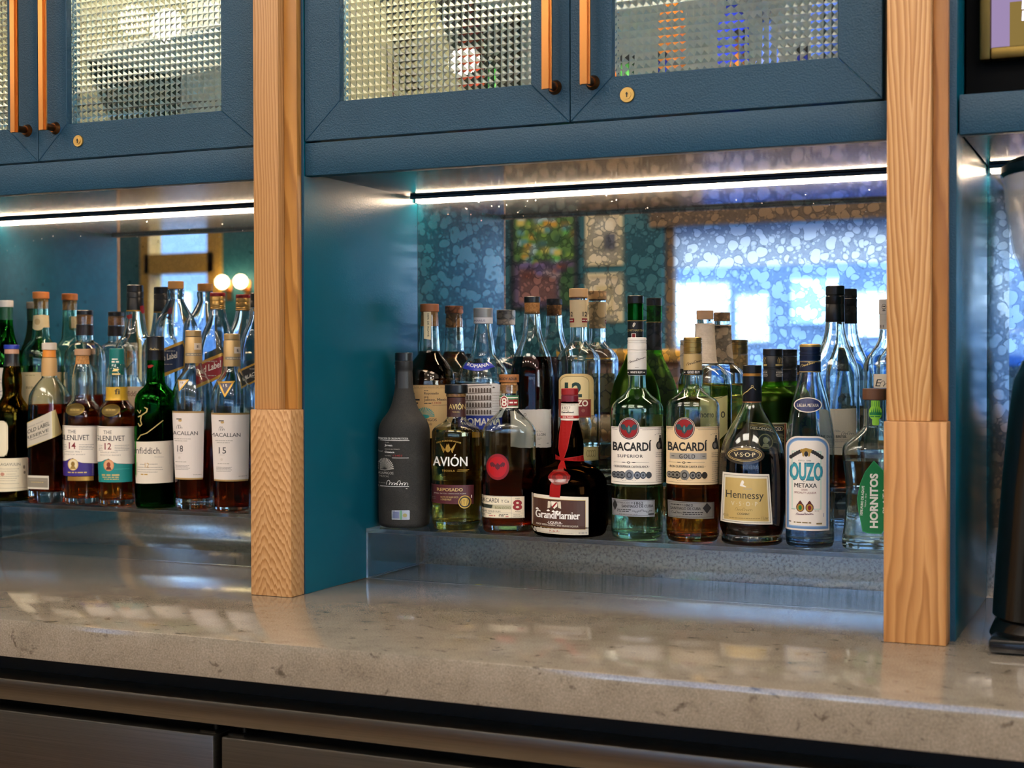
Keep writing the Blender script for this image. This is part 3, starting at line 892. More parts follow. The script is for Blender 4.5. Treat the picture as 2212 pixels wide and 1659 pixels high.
def catmull(p, sub=4):
    """smooth a list of tuples; a repeated point makes a corner"""
    out = []
    for i in range(len(p) - 1):
        a, b = p[i], p[i + 1]
        if a == b: continue
        pa = p[i - 1] if i > 0 and p[i - 1] != a else a
        pb = p[i + 2] if i + 2 < len(p) and p[i + 2] != b else b
        for k in range(sub):
            t = k / sub
            q = []
            for d in range(len(a)):
                lo, hi = min(a[d], b[d]), max(a[d], b[d])
                v = .5 * ((2 * a[d]) + (b[d] - pa[d]) * t + (2 * pa[d] - 5 * a[d] + 4 * b[d] - pb[d]) * t * t + (3 * a[d] - pa[d] - 3 * b[d] + pb[d]) * t ** 3)
                q.append(v if d == 0 else max(lo, min(hi, v)))
            out.append(tuple(q))
    out.append(p[-1])
    o2 = [out[0]]
    for q in out[1:]:
        if q[0] - o2[-1][0] > 1e-7: o2.append(q)
        else: o2[-1] = (o2[-1][0],) + q[1:]
    return o2

class Bottle:
    def __init__(s, key, frame, label, group, name='liquor_bottle', turn=0.0):
        x, y, z, rot, s.k, s.ax, s.foot = SPOT[key]
        s.turn = turn; s.tab = {}
        s.root = tag(empty(name, (x, y, z + ZC + 0.0002), rot + turn), label, 'bottle', group)
        s.fr = FR[frame]; s.skin = []
    def front(s, u, n_, dr):
        """the point of the unit section met by a sight line u to the side of the axis, and its normal"""
        key = (round(n_, 2), round(dr, 2))
        if key not in s.tab:
            c, q = math.cos(s.turn), math.sin(s.turn); pts = []
            N = 720
            for i in range(N):
                a = 2 * PI * i / N; ca, sa = math.cos(a), math.sin(a)
                r = 1 / (abs(ca) ** key[0] + abs(sa) ** key[0]) ** (1 / key[0])
                x, y = r * ca, r * sa * key[1]
                nx = abs(x) ** (key[0] - 1) * (1 if x > 0 else -1); ny = abs(y / key[1]) ** (key[0] - 1) / key[1] * (1 if y > 0 else -1)
                L = math.hypot(nx, ny) or 1; nx, ny = nx / L, ny / L
                if nx * q + ny * c < -0.02: pts.append((x * c - y * q, x, y, nx, ny))
            s.tab[key] = sorted(pts)
        T = s.tab[key]
        u = max(T[2][0], min(T[-3][0], u))
        lo, hi = 0, len(T) - 1
        while hi - lo > 1:
            m = (lo + hi) // 2
            if T[m][0] <= u: lo = m
            else: hi = m
        A, B = T[lo], T[hi]; t = (u - A[0]) / max(B[0] - A[0], 1e-9)
        return tuple(A[i] + (B[i] - A[i]) * t for i in range(1, 5))
    def zr(s, p):
        z = (s.foot - (s.fr[1] + p[0] * s.fr[2])) * s.k
        return (z, p[1] * s.fr[2] * s.k, p[2] if len(p) > 2 else 2.0, p[3] if len(p) > 3 else 1.0)
    def rad(s, z):
        best = (0.004, 2.0, 1.0)
        for pr in s.skin:
            if z < pr[0][0] - 1e-6 or z > pr[-1][0] + 1e-6: continue
            for a, b in zip(pr, pr[1:]):
                if a[0] <= z <= b[0] + 1e-9:
                    t = (z - a[0]) / max(b[0] - a[0], 1e-9)
                    r = a[1] + (b[1] - a[1]) * t
                    if r > best[0]: best = (r, a[2] + (b[2] - a[2]) * t, a[3] + (b[3] - a[3]) * t)
                    break
        return best
    def glass(s, prof, m, liquid=None, t=0.0026, foot=None, thick=0.007, seg=48, name='body', label=None):
        """prof: (y, half width[, squareness, depth ratio]) from the mouth down; liquid=(level y, material)"""
        p = [s.zr(q) for q in prof][::-1]
        fz, fr_ = p[0][0], p[0][1]
        n0, d0 = p[0][2], p[0][3]
        b0 = foot or 0.0035
        body = catmull(p)
        body = [q for q in body if q[0] > b0]
        base = [(0.0, fr_ * .88, n0, d0), (b0 * .3, fr_ * .96, n0, d0), (b0, fr_, n0, d0)]
        out = base + body
        s.skin.append(out)
        s.out = out
        inn = [(q[0], max(q[1] - t, .003), q[2], q[3]) for q in out if q[0] > thick + .001]
        r0 = inn[0][1]; n1, d1 = inn[0][2], inn[0][3]
        inn = [(thick, r0 * .82, n1, d1), (thick + .0008, r0 * .95, n1, d1)] + inn
        s.inn = inn
        bm = bmesh.new()
        L = [(0, .0014)] + [(q[1], q[0], q[2], q[3]) for q in out] + [(q[1], q[0], q[2], q[3]) for q in inn[::-1]] + [(0, thick + .0006)]
        L[0] = (0, 0.0014, n0, d0)
        lathe(bm, L, seg, closed=False)
        o = link(name, bm, m, s.root, 50)
        if label: o['label'] = label
        s.body = o
        if liquid:
            lv = (s.foot - (s.fr[1] + liquid[0] * s.fr[2])) * s.k
            lp = [(q[1] + .0003, q[0], q[2], q[3]) for q in inn if q[0] < lv]
            if len(lp) > 2:
                last = s.interp(inn, lv)
                lp.append((last[1] + .0003, lv, last[2], last[3]))
                lp[0] = (lp[0][0], lp[0][1] - .0003, lp[0][2], lp[0][3])
                bm = bmesh.new(); lathe(bm, [(0, lp[0][1])] + lp + [(0, lv)], seg, closed=False)
                link('liquid', bm, liquid[1], s.root, 50)
        return o
    def interp(s, pr, z):
        for a, b in zip(pr, pr[1:]):
            if a[0] <= z <= b[0]:
                t = (z - a[0]) / max(b[0] - a[0], 1e-9); return tuple(a[i] + (b[i] - a[i]) * t for i in range(4))
        return pr[-1]
    def solid(s, name, prof, m, seg=40, label=None, smooth=True, skin=True):
        """a turned solid: cap, cork, stopper; prof from top to bottom"""
        p = [s.zr(q) for q in prof][::-1]
        p = catmull(p) if smooth else p
        if skin: s.skin.append(p)
        bm = bmesh.new(); lathe(bm, [(q[1], q[0], q[2], q[3]) for q in p], seg)
        o = link(name, bm, m, s.root, 32)
        if label: o['label'] = label
        return o
    def cap(s, y0, y1, hw, m, name='cap', edge=3, label=None):
        """plain cap with softened edges"""
        return s.solid(name, [(y0, hw - edge), (y0 + edge, hw), (y1 - edge * .5, hw), (y1, hw - edge * .6)], m, smooth=False, label=label)
    def screw(s, y0, y1, hw, m, ribs, name='cap', label=None):
        """screw cap with rolled rings"""
        pr = [(y0, hw - 5), (y0 + 3, hw - 1)]
        for a, b, d in ribs: pr += [(a, hw), ((a + b) / 2 - 1, hw), ((a + b) / 2, hw - d), (b, hw - d), (b + 1, hw)]
        pr += [(y1, hw)]
        return s.solid(name, pr, m, smooth=False, label=label)
    def sleeve(s, name, y0, y1, m, eps=0.0005, label=None, th=0.0004):
        """a thin wrap that follows the glass all the way round"""
        z1, z0 = (s.zr((y0, 1))[0], s.zr((y1, 1))[0])
        zs = [z0 + (z1 - z0) * i / 10 for i in range(11)]
        pr = []
        for z in zs:
            r, n_, d = s.rad(z); pr.append((z, r + eps, n_, d))
        inner = [(q[1] - th, q[0], q[2], q[3]) for q in pr[::-1]]
        bm = bmesh.new(); L = [(q[1], q[0], q[2], q[3]) for q in pr] + inner
        lathe(bm, L + [L[0]], 44, closed=False)
        bmesh.ops.remove_doubles(bm, verts=bm.verts[:], dist=1e-7)
        s.skin.append(pr)
        o = link(name, bm, m, s.root, 40)
        if label: o['label'] = label
        return o

# ---- glass and drink
CLEAR = glass('#fafcfa', 1.5, name='clear_glass')
CLEARG = glass('#ecf9ee', 1.5, name='faint_green_glass')
CLEARB = glass('#f3f8fc', 1.5, name='faint_blue_glass')
GREEN = glass('#48b850', 1.5, name='bottle_green_glass')
GREEND = glass('#1f7a30', 1.5, name='deep_green_glass')
BROWN = glass('#8d5a24', 1.5, name='brown_glass')
OLIVE = glass('#b39a3c', 1.5, name='olive_glass')
FROSTG = glass('#9fd058', 1.45, 0.28, name='frosted_green_glass')
WATER = glass('#fdfdfb', 1.34, name='clear_spirit')
STRAW = glass('#f1e3a0', 1.34, name='straw_spirit')
LEMON = glass('#e6e3a0', 1.34, name='pale_green_spirit')
AMBER = glass('#eeac5c', 1.34, name='amber_spirit')
WHISKY = glass('#e39048', 1.34, name='whisky')
REDW = glass('#cc6a34', 1.34, name='red_amber_whisky')
RUM = glass('#c9703f', 1.34, name='dark_rum')
COGNAC = glass('#8c361a', 1.34, name='cognac')
TEQ = glass('#d2a868', 1.34, name='aged_tequila')
# ---- papers, inks, foils
PAPER = paint('#f0e7d6', 0.7); WHITE = paint('#f7f3ec', 0.6); CREAMP = paint('#eadcbc', 0.7); KRAFT = paint('#c9a46e', 0.8); TAN = paint('#e3cfa4', 0.7)
INK = paint('#1c1b1d', 0.6); GREY = paint('#77716a', 0.6); LGREY = paint('#b3aca2', 0.6); BLK = paint('#0c0c0d', 0.35); BLKM = paint('#141312', 0.55)
RED = paint('#900a0d', 0.5); DRED = paint('#7d0f18', 0.5); MAROON = paint('#4f1c22', 0.5); NAVY = paint('#14245c', 0.4); BLUE = paint('#1d3f9c', 0.45); TEAL = paint('#1b8a86', 0.5)
GREENL = paint('#0d7a41', 0.5); LIME = paint('#8fd03a', 0.5); PURPLE = paint('#3d2a7d', 0.45); SILVER = paint('#b9bcc0', 0.35, 0.7); SILVM = paint('#8e9399', 0.4, 0.6)
GOLDI = paint('#c49a42', 0.4, 0.5); CHOC = paint('#4a2a1d', 0.45); PALEGOLD = paint('#d9bd78', 0.42, 0.35); OXBLOOD = paint('#6d1224', 0.4)
G1, G2, G3, G4 = 'front row bottles in the middle alcove', 'back row bottles in the middle alcove', 'front row bottles in the left alcove', 'back row bottles in the left alcove'

# ---------------- 1 chalky charcoal mezcal bottle
b = Bottle('mezcal', 'B', 'matte charcoal bottle with white printing and a fan emblem, leftmost on the middle acrylic riser', G1)
SL = m_slate()
b.glass([(556, 50), (600, 52), (660, 55), (700, 62), (750, 74), (800, 96), (840, 126), (872, 144), (905, 152), (960, 154), (1200, 154), (1400, 154), (1455, 152)], SL, foot=.006)
b.cap(448, 496, 53, BLK)
b.solid('neck_foil', [(497, 51), (500, 53), (540, 53), (545, 51), (556, 51)], BLKM, smooth=False)
a = Art(b, 'B'); a.R(-49 + 248 - 0, 500, 218, 655, BLKM, 0); a.T('HECHO EN MEXICO', 206, 580, 11, WHITE, 1, w=120, rot=-PI / 2, bold=.01); a.R(222, 560, 282, 660, paint('#2b2c2e', .5), 0)
a.done('neck_strip', 'dark paper strip with white lettering')
a = Art(b, 'a')
a.T('DENOMINACION DE ORIGEN PROTEGIDA', 250, 298, 26, WHITE, 1, w=476, bold=.01, serif=.04); a.R(40, 308, 502, 314, WHITE, 1)
a.T('CLASE', 200, 345, 13, LGREY, 1, w=54); a.T('Joven', 222, 389, 26, WHITE, 1, w=104, bold=.012, serif=.05)
a.T('HECHO EN MEXICO', 272, 437, 15, LGREY, 1, w=200); a.T('Oaxaca', 236, 482, 26, WHITE, 1, w=130, bold=.012, serif=.05)
a.T('Mezcal', 104, 470, 22, LGREY, 1, w=76, serif=.05)
a.T('NUMERO', 216, 526, 13, LGREY, 1, w=84); a.T('12403', 345, 527, 22, paint('#a3241c', .5), 1, w=124); a.R(270, 544, 494, 549, WHITE, 1)
for i in range(17):
    t = PI * (i + .5) / 17; w = .055
    if 150 + 130 * math.cos(t) > 275: pass
    a.P([(172 + 22 * math.cos(t), 700 - 10 * math.sin(t)), (172 + 118 * math.cos(t - w), 705 - 152 * math.sin(t - w)), (172 + 122 * math.cos(t), 705 - 158 * math.sin(t)), (172 + 118 * math.cos(t + w), 705 - 152 * math.sin(t + w))], LGREY, 1)
a.P([(60, 700), (172, 712), (276, 690), (270, 700), (172, 722), (60, 712)], LGREY, 1)
a.T('CASAMIGOS', 170, 772, 34, LGREY, 1, w=236, bold=.012); a.T('MEZCAL', 162, 812, 26, LGREY, 1, w=130, slope=-.0, shear=.1)
a.script(196, 470, 912, 62, WHITE, 1, 7, .02, 3); a.micro(84, 180, 892, 12, GREY, 1); a.R(50, 931, 496, 938, WHITE, 1); a.micro(80, 140, 945, 12, GREY, 1); a.micro(452, 474, 962, 12, LGREY, 1)
a.done('printing', 'white printing with a fan shaped agave emblem')
a = Art(b, 'a'); a.R(262, 1256, 504, 1384, paint('#cfd3dc', .25, .6), 0, 10); a.R(372, 1258, 402, 1382, paint('#9fe0b0', .2, .7), 1); a.E(440, 1325, 30, 26, paint('#e3d48a', .2, .7), 1); a.R(276, 1274, 360, 1366, paint('#8f96b4', .3, .6), 1)
a.done('hologram_sticker', 'small silvery hologram sticker')

# ---------------- 2 Avion
b = Bottle('avion', 'B', 'round clear tequila bottle with large white lettering, maroon band and black cap', G1)
b.glass([(668, 60), (712, 60), (714, 54), (800, 54), (832, 57), (856, 74), (878, 108), (895, 132), (915, 144), (945, 147), (1200, 147), (1440, 147), (1480, 143)], CLEAR, (905, STRAW), thick=.014, foot=.008)
b.solid('cap', [(637, 62), (641, 69), (686, 69), (690, 66)], BLK, smooth=False)
b.solid('stopper', [(691, 58), (694, 60), (710, 58)], CORK, smooth=False)
b.sleeve('neck_label', 714, 829, paint('#3d1c16', .5))
a = Art(b, 'e'); a.T('AVIÓN', 640, 1444, 66, PALEGOLD, 1, w=214, bold=.015); a.T('TEQUILA', 620, 1484, 14, PALEGOLD, 1, w=92); a.done('neck_lettering', 'gold lettering on the neck band')
a = Art(b, 'a')
a.T('100% PURO DE AGAVE', 0, 0, 20, GOLDI, 1, w=330, bold=.02, arc=(1050, 750, 425))
for sgn in (1, -1):
    for i in range(5):
        t = .25 + .22 * i
        a.P([(1038 + sgn * 28, 445 - 8 * i), (1038 + sgn * (108 - 10 * i), 345 + 30 * i), (1038 + sgn * (100 - 10 * i), 378 + 26 * i)], GOLDI, 1)
a.E(1038, 425, 34, 46, GOLDI, 1); a.P([(1016, 385), (1026, 352), (1038, 380), (1050, 350), (1060, 385)], GOLDI, 1)
for i in range(3):
    a.S([(1012 + 20 * i, 395), (1000 + 26 * i, 462)], 4, paint('#3a3018', .5), 2)
a.T('AVIÓN', 1068, 660, 126, WHITE, 1, w=466, bold=.012); a.T('TEQUILA', 1044, 734, 24, GOLDI, 1, w=172, sp=1.2); a.R(1160, 722, 1300, 727, GOLDI, 1); a.micro(1170, 1330, 708, 5, GOLDI, 1)
a.done('printing', 'white and gold printing on the glass')
a = Art(b, 'a')
a.P([(796, 912), (1388, 920), (1384, 1180), (796, 1166)], MAROON, 0)
for y in (926, 1160): a.micro(806, 1360, y, 2, paint('#7c3a40', .5), 1)
a.T('REPOSADO', 1062, 1000, 42, PALEGOLD, 1, w=350, bold=.01, serif=.045); a.T('SMALL BATCH • HIGHLANDS AGAVE', 1066, 1040, 16, LGREY, 1, w=436, bold=.01)
a.T('NOTES OF WARM SPICES', 1058, 1092, 22, PALEGOLD, 1, w=240, bold=.01); a.T('& DRIED FRUIT', 1012, 1124, 22, PALEGOLD, 1, w=146, bold=.01); a.R(1352, 1054, 1362, 1094, WHITE, 1)
a.micro(820, 880, 1088, 7, GREY, 1); a.micro(820, 880, 1110, 7, GREY, 1)
a.E(1264, 1146, 88, 88, GOLDI, 2); a.E(1264, 1146, 76, 76, paint('#2c2416', .5), 3); a.E(1262, 1146, 58, 56, GOLDI, 4)
for i in range(5): a.S([(1224 + 18 * i, 1110), (1214 + 24 * i, 1184)], 5, paint('#2c2416', .5), 5)
a.done('label', 'maroon band label with a gold medallion')

# ---------------- 3 Bacardi ocho
b = Bottle('bac8', 'B', 'square-shouldered aged rum bottle with red round seal and cream band, beside the squat ribboned bottle', G1)
b.glass([(640, 54), (690, 56), (776, 55), (800, 66), (826, 92), (852, 122, 2.2, 1), (880, 146, 2.4, .95), (908, 158, 2.6, .9), (945, 161, 2.7, .88), (1200, 162, 2.7, .88), (1440, 162, 2.7, .88), (1500, 158, 2.7, .88)], CLEAR, (1140, RUM), thick=.012, foot=.006)
b.cap(578, 624, 60, paint('#9c6230', .5)); b.solid('stopper', [(625, 46), (640, 50)], CORK, smooth=False)
b.solid('cork', [(641, 46), (690, 46)], CORK, smooth=False, skin=False)
a = Art(b, 'B'); a.T('BODY ADUR', 879, 611, 15, INK, 1, w=104, bold=.02); a.done('cap_lettering')
b.sleeve('neck_label', 703, 776, paint('#3f7a4e', .5))
a = Art(b, 'B'); a.R(826, 726, 936, 762, RED, 1); a.E(856, 742, 24, 40, PAPER, 2); a.E(856, 742, 20, 35, RED, 3); a.T('8', 856, 764, 46, PAPER, 4, w=30, bold=.02); a.micro(886, 930, 744, 9, PAPER, 2); a.R(826, 712, 936, 718, PAPER, 1); a.R(826, 768, 936, 776, PAPER, 1)
a.done('neck_lettering', 'red and white number 8 on the neck band')
a = Art(b, 'b', .0008)
a.E(344, 490, 184, 212, OXBLOOD, 0); a.E(344, 490, 172, 200, RED, 3); a.E(344, 490, 150, 176, OXBLOOD, 5); a.E(344, 490, 145, 171, paint('#b30f15', .35), 7)
a.bat(344, 480, 118, paint('#55121c', .45), 10, 105); a.done('seal', 'raised red seal with a bat')
a = Art(b, 'b'); a.T('RESERVA', 370, 872, 78, glass('#f0d8c4', 1.5), 0, w=440, slope=-.03); a.done('embossing', 'raised lettering in the glass')
a = Art(b, 'b')
a.P([(20, 952), (768, 966), (772, 1310), (20, 1312)], paint('#e6d9bd', .7), 0)
a.T('BACARDI', 210, 1062, 66, INK, 1, w=300, serif=.04, slope=.02); a.T('Y Cia', 458, 1062, 44, INK, 1, w=130, serif=.04)
a.R(60, 1098, 550, 1102, GREY, 1); a.P([(70, 1086), (260, 1102), (250, 1160), (70, 1150)], paint('#2a3026', .5), 1)
a.P([(250, 1104), (552, 1108), (552, 1172), (240, 1160)], paint('#c9bf98', .4, .3), 1); a.T('RON OCHO', 425, 1166, 40, paint('#7a7346', .4), 2, w=250, bold=.005)
a.T('RARE GOLD RUM', 235, 1216, 26, INK, 1, w=296, serif=.03, slope=.02); a.R(60, 1226, 560, 1230, GREY, 1)
a.R(556, 962, 560, 1310, GREY, 1); a.T('AGED', 657, 1006, 18, INK, 1, w=70); a.T('8', 657, 1178, 150, paint('#8e1a1e', .5), 1, w=150, bold=.03); a.T('AÑOS', 660, 1216, 18, INK, 1, w=86)
a.R(560, 1232, 766, 1235, GREY, 1); a.T('MADE IN', 640, 1264, 16, INK, 1, w=110); a.T('PUERTO RICO', 654, 1290, 18, INK, 1, w=146)
a.T('40%', 110, 1282, 36, INK, 1, w=66, serif=.03); a.micro(180, 250, 1244, 8, GREY, 1); a.micro(200, 300, 1275, 18, paint('#c47a70', .6), 1); a.micro(360, 510, 1252, 10, INK, 1); a.micro(356, 450, 1276, 12, INK, 1); a.micro(466, 545, 1286, 20, paint('#c47a70', .6), 1)
a.frame_(24, 962, 770, 1308, 5, GREY, 1); a.done('label', 'cream paper band label with a red number 8')

# ---------------- 4 Grand Marnier
b = Bottle('gm', 'C', 'squat dark orange liqueur bottle with red ribbon, wax seal and brown label', G1)
GMG = glass('#55351a', 1.5, name='dark_brown_glass'); GML = glass('#40200e', 1.34, name='orange_liqueur')
b.glass([(740, 50), (850, 53), (880, 60), (915, 70), (960, 79), (1010, 83), (1050, 82), (1082, 80), (1096, 84), (1108, 104), (1122, 140), (1142, 172), (1170, 199), (1205, 217), (1250, 226), (1300, 229), (1400, 229), (1490, 228), (1520, 222)], GMG, (1000, GML), foot=.012)
b.cap(660, 699, 51, RED); b.solid('capsule', [(700, 50), (703, 52), (738, 52)], OXBLOOD, smooth=False)
b.sleeve('neck_label', 739, 850, PAPER)
a = Art(b, 'c'); a.R(336, 366, 524, 394, paint('#b4231f', .5), 1); a.T('DE PARIS', 414, 389, 17, PAPER, 2, w=104, bold=.01); a.T('MAISON FONDEE EN', 410, 262, 13, GREY, 1, w=146); a.T('1827', 397, 300, 26, GREY, 1, w=80, serif=.03); a.T('PARIS', 394, 318, 10, LGREY, 1, w=60); a.script(346, 468, 340, 18, INK, 1, 4, -.03, 5)
a.done('neck_lettering', 'grey lettering and red stripe on the white collar')
RIB = paint('#940807', .7, spec=.2); RIBE = paint('#b32c26', .6)
a = Art(b, 'c', .0012)
a.P([(352, 412), (458, 418), (440, 520), (408, 690), (372, 800), (340, 800), (322, 700), (330, 560)], RIB, 0)
a.S([(458, 418), (440, 520), (408, 690), (372, 800)], 4, RIBE, 1); a.S([(352, 412), (330, 560), (322, 700), (340, 800)], 4, RIBE, 1)
a.P([(285, 762), (345, 788), (345, 812), (285, 816)], RIB, 2); a.P([(372, 798), (560, 770), (568, 832), (378, 818)], RIB, 2); a.S([(372, 798), (560, 770)], 4, RIBE, 3)
a.P([(340, 780), (378, 780), (384, 822), (336, 822)], RIB, 4)
a.P([(346, 822), (376, 822), (396, 900), (372, 880), (352, 900), (312, 884)], RIB, 2)
a.P([(318, 884), (372, 884), (344, 1052), (240, 1052)], RIB, 1)
a.P([(236, 1050), (342, 1050), (332, 1172), (230, 1166)], RIB, 0)
a.done('ribbon', 'red ribbon knotted round the neck')
a = Art(b, 'c', .0022)
import random as _r
_q = _r.Random(4)
a.P([(330 + (106 + _q.uniform(-9, 7)) * math.cos(2 * PI * i / 24), 974 + (74 + _q.uniform(-6, 5)) * math.sin(2 * PI * i / 24)) for i in range(24)], paint('#6e0a09', .25, coat=.5), 0)
a.E(330, 970, 84, 54, paint('#8a0f0c', .25, coat=.5), 5); a.E(332, 972, 74, 46, paint('#5e0807', .25, coat=.5), 8); a.E(330, 970, 36, 26, paint('#8a0f0c', .25, coat=.5), 11)
a.done('wax_seal', 'round red wax seal')
a = Art(b, 'c')
a.P([(45, 1148), (615, 1170), (615, 1552), (45, 1536)], paint('#e6dcc8', .6), 0); a.P([(58, 1184), (586, 1202), (586, 1494), (58, 1472)], GOLDI, 1); a.P([(61, 1187), (583, 1206), (583, 1491), (61, 1469)], CHOC, 2)
a.P([(244, 1212), (308, 1214), (304, 1262), (276, 1288), (248, 1260)], PAPER, 3); a.P([(250, 1268), (296, 1216), (306, 1226), (262, 1280)], RED, 4)
for sgn in (1, -1): a.P([(276 + sgn * 34, 1216), (276 + sgn * 62, 1210), (276 + sgn * 66, 1240), (276 + sgn * 54, 1256), (276 + sgn * 68, 1284), (276 + sgn * 40, 1276), (276 + sgn * 36, 1250)], paint('#d9cdb6', .5), 3)
a.T('GrandMarnier', 308, 1386, 74, WHITE, 3, w=444, bold=.022, serif=.05, slope=.02)
for x, h in ((100, 1290), (212, 1300), (262, 1306), (300, 1308)): a.P([(x - 14, h + 8), (x + 4, h - 6), (x + 22, h + 8), (x + 2, h + 16)], WHITE, 4)
a.T('-LIQUEUR-', 280, 1438, 24, WHITE, 3, w=150, bold=.01, slope=.02); a.T('MADE WITH COGNAC AND ORANGE LIQUEUR', 304, 1462, 17, PAPER, 3, w=420, bold=.01, serif=.03, slope=.035)
a.T('PARIS', 278, 1519, 18, paint('#b4231f', .5), 1, w=100, bold=.02); a.micro(122, 464, 1530, 6, LGREY, 1); a.micro(516, 600, 1530, 14, LGREY, 1); a.micro(66, 90, 1506, 12, LGREY, 1)
a.done('label', 'brown label with cream border and white blackletter')

# ---------------- 5, 6 the two Bacardi bottles
def bacardi(key, fr, art, label, gold):
    b = Bottle(key, fr, label, G1)
    if not gold:
        b.glass([(450, 50), (578, 51), (640, 53), (662, 56), (682, 70), (704, 92), (728, 122), (748, 142), (768, 152), (800, 155), (1000, 155), (1200, 155), (1440, 155), (1500, 154), (1535, 150)], CLEARG, (812, WATER), thick=.010, foot=.006)
        b.screw(357, 446, 57, paint('#e4dfd8', .45), [(372, 380, 4), (386, 392, 3), (428, 434, 4)])
        b.solid('neck_label', [(447, 57), (548, 57)], paint('#dedad3', .55), smooth=False); b.solid('neck_band', [(548.5, 57.3), (576, 57.3), (580, 56)], BLKM, smooth=False)
    else:
        b.glass([(440, 47), (556, 49), (615, 51), (640, 56), (658, 70), (678, 96), (698, 126), (714, 143), (735, 151), (765, 153), (1000, 153), (1200, 153), (1420, 153), (1470, 152), (1505, 148)], CLEAR, (900, AMBER), thick=.010, foot=.006)
        b.screw(345, 440, 54, paint('#b08d4c', .3, .9), [(358, 366, 4), (371, 378, 4), (400, 404, 2), (426, 432, 4)])
        b.solid('neck_label', [(441, 54), (534, 54)], paint('#c9ab72', .42, .4), smooth=False); b.solid('neck_band', [(534.5, 54.4), (558, 54.4), (562, 53)], BLKM, smooth=False)
    a = Art(b, 'd' if not gold else 'm')
    if not gold:
        a.T('WHITE RUM', 238, 318, 16, WHITE, 1, w=92, bold=.02); a.E(176, 311, 4, 4, WHITE, 1); a.E(298, 311, 5, 5, WHITE, 1); a.script(182, 304, 240, 20, INK, 1, 3, -.36, 8); a.micro(230, 256, 271, 3, GREY, 1); a.R(168, 333, 316, 336, WHITE, 1)
    else:
        a.T('GOLD RUM', 432, 810, 30, WHITE, 1, w=140, bold=.02); a.E(330, 798, 7, 7, WHITE, 1); a.script(352, 520, 720, 34, INK, 1, 4, -.32, 8); a.R(302, 822, 528, 827, GOLD, 1)
    a.done('neck_lettering', 'white lettering on a black neck band')
    # the main label: drawn once in its own frame, same on both bottles
    if not gold: ox, oy, s = FR['d']; cx0, ky = 0, 1.0; a = Art(b, 'd'); mp = lambda x, y: (x, y)
    else:
        a = Art(b, 'D'); mp = lambda x, y: ((x - 246) * (153 / 207.0) + 205, (y - 736) * .730 + 855)
    q = lambda *v: mp(*v)
    base = paint('#f4ecdf', .65) if not gold else paint('#ead0a4', .6)
    def R(x0, y0, x1, y1, m, ly): a.R(*q(x0, y0), *q(x1, y1), m, ly)
    def E(x, y, r1, r2, m, ly): c = q(x, y); d = q(x + r1, y + r2); a.E(c[0], c[1], d[0] - c[0], d[1] - c[1], m, ly, 36)
    def T(t, x, y, cap, m, ly, w, **k):
        c = q(x, y); d = q(x + w, y + cap); a.T(t, c[0], c[1], d[1] - c[1], m, ly, w=d[0] - c[0], **k)
    R(42, 736, 452, 1188, base, 0); E(182, 756, 84, 92, base, 1)
    for y in (746, 1170): R(46, y, 450, y + 2, INK, 1)
    for y0 in (740,): R(42, y0, 452, y0 + 3, LGREY, 1)
    E(182, 750, 78, 84, paint('#31203f', .5), 2); E(182, 750, 72, 78, paint('#d9c7b0', .5), 3); E(182, 750, 68, 74, paint('#2a1b38', .5), 4); E(182, 750, 64, 70, RED, 5)
    c = q(182, 756); d = q(182 + 62, 756 + 66); a.bat(c[0], c[1], d[0] - c[0], paint('#1c464c', .5), 6, d[1] - c[1])
    c = q(182, 752); d = q(182 + 8, 752 + 26); a.E(c[0], c[1], d[0] - c[0], d[1] - c[1], paint('#58827f', .5), 7, 12)
    T('BACARDÍ', 205, 922, 62, INK, 2, 300, bold=.03)
    if not gold: T('SUPERIOR', 190, 976, 22, INK, 2, 196, bold=.012, sp=1.2)
    else:
        R(70, 942, 350, 990, paint('#b9b2a6', .35, .5), 1); T('GOLD', 203, 982, 30, INK, 2, 120, bold=.014, sp=1.2); R(84, 964, 106, 968, INK, 2); R(318, 964, 340, 968, INK, 2)
    R(62, 1014, 336, 1016, GREY, 1); E(178, 1015, 12, 8, INK, 2); E(178, 1015, 7, 4, base, 3); E(140, 1015, 16, 3, INK, 2); E(218, 1015, 16, 3, INK, 2)
    T('· RON SUPERIOR CARTA ' + ('BLANCA ·' if not gold else 'ORO ·'), 200, 1056, 17, INK, 2, 280, bold=.015, serif=.03)
    med = (SILVM, paint('#4a4e55', .4, .5)) if not gold else (paint('#8f8a80', .4, .5), paint('#3b3832', .4, .4))
    for i, (x, r) in enumerate(((68, 22), (98, 24), (128, 26), (246, 26), (290, 24), (334, 22))):
        E(x, 1114, r, r + 4, med[1], 2 + (i % 3)); E(x, 1114, r * .72, r * .8, med[0] if x not in (334,) else med[1], 5); E(x, 1114, r * .35, r * .4, med[1], 6)
    E(184, 1112, 36, 40, med[0], 6); E(184, 1086, 15, 14, med[0], 7); E(184, 1114, 20, 24, med[1], 8); E(184, 1114, 12, 15, med[0], 9)
    for i in range(12): R(118 + 11 * i, 1150 + 6 * math.sin(i * .9), 124 + 11 * i, 1153 + 6 * math.sin(i * .9), GREY, 2)
    # barrel figure and side text
    E(412, 884, 20, 32, INK, 2); E(412, 884, 12, 22, GREY, 3); E(422, 812, 7, 8, INK, 2); c = [q(*p) for p in ((414, 822), (430, 822), (436, 870), (440, 914), (424, 914), (422, 880), (410, 856))]; a.P(c, INK, 2)
    for i in range(5): E(384 + 14 * i, 806 - 14 * math.sin(.5 + i * .5), 4, 2, GREY, 2)
    for i, y in enumerate((944, 958, 972)): c = q(388, y); d = q(442, y); a.micro(c[0], d[0], c[1], 3.2 * (1 if not gold else .72), INK, 2, i)
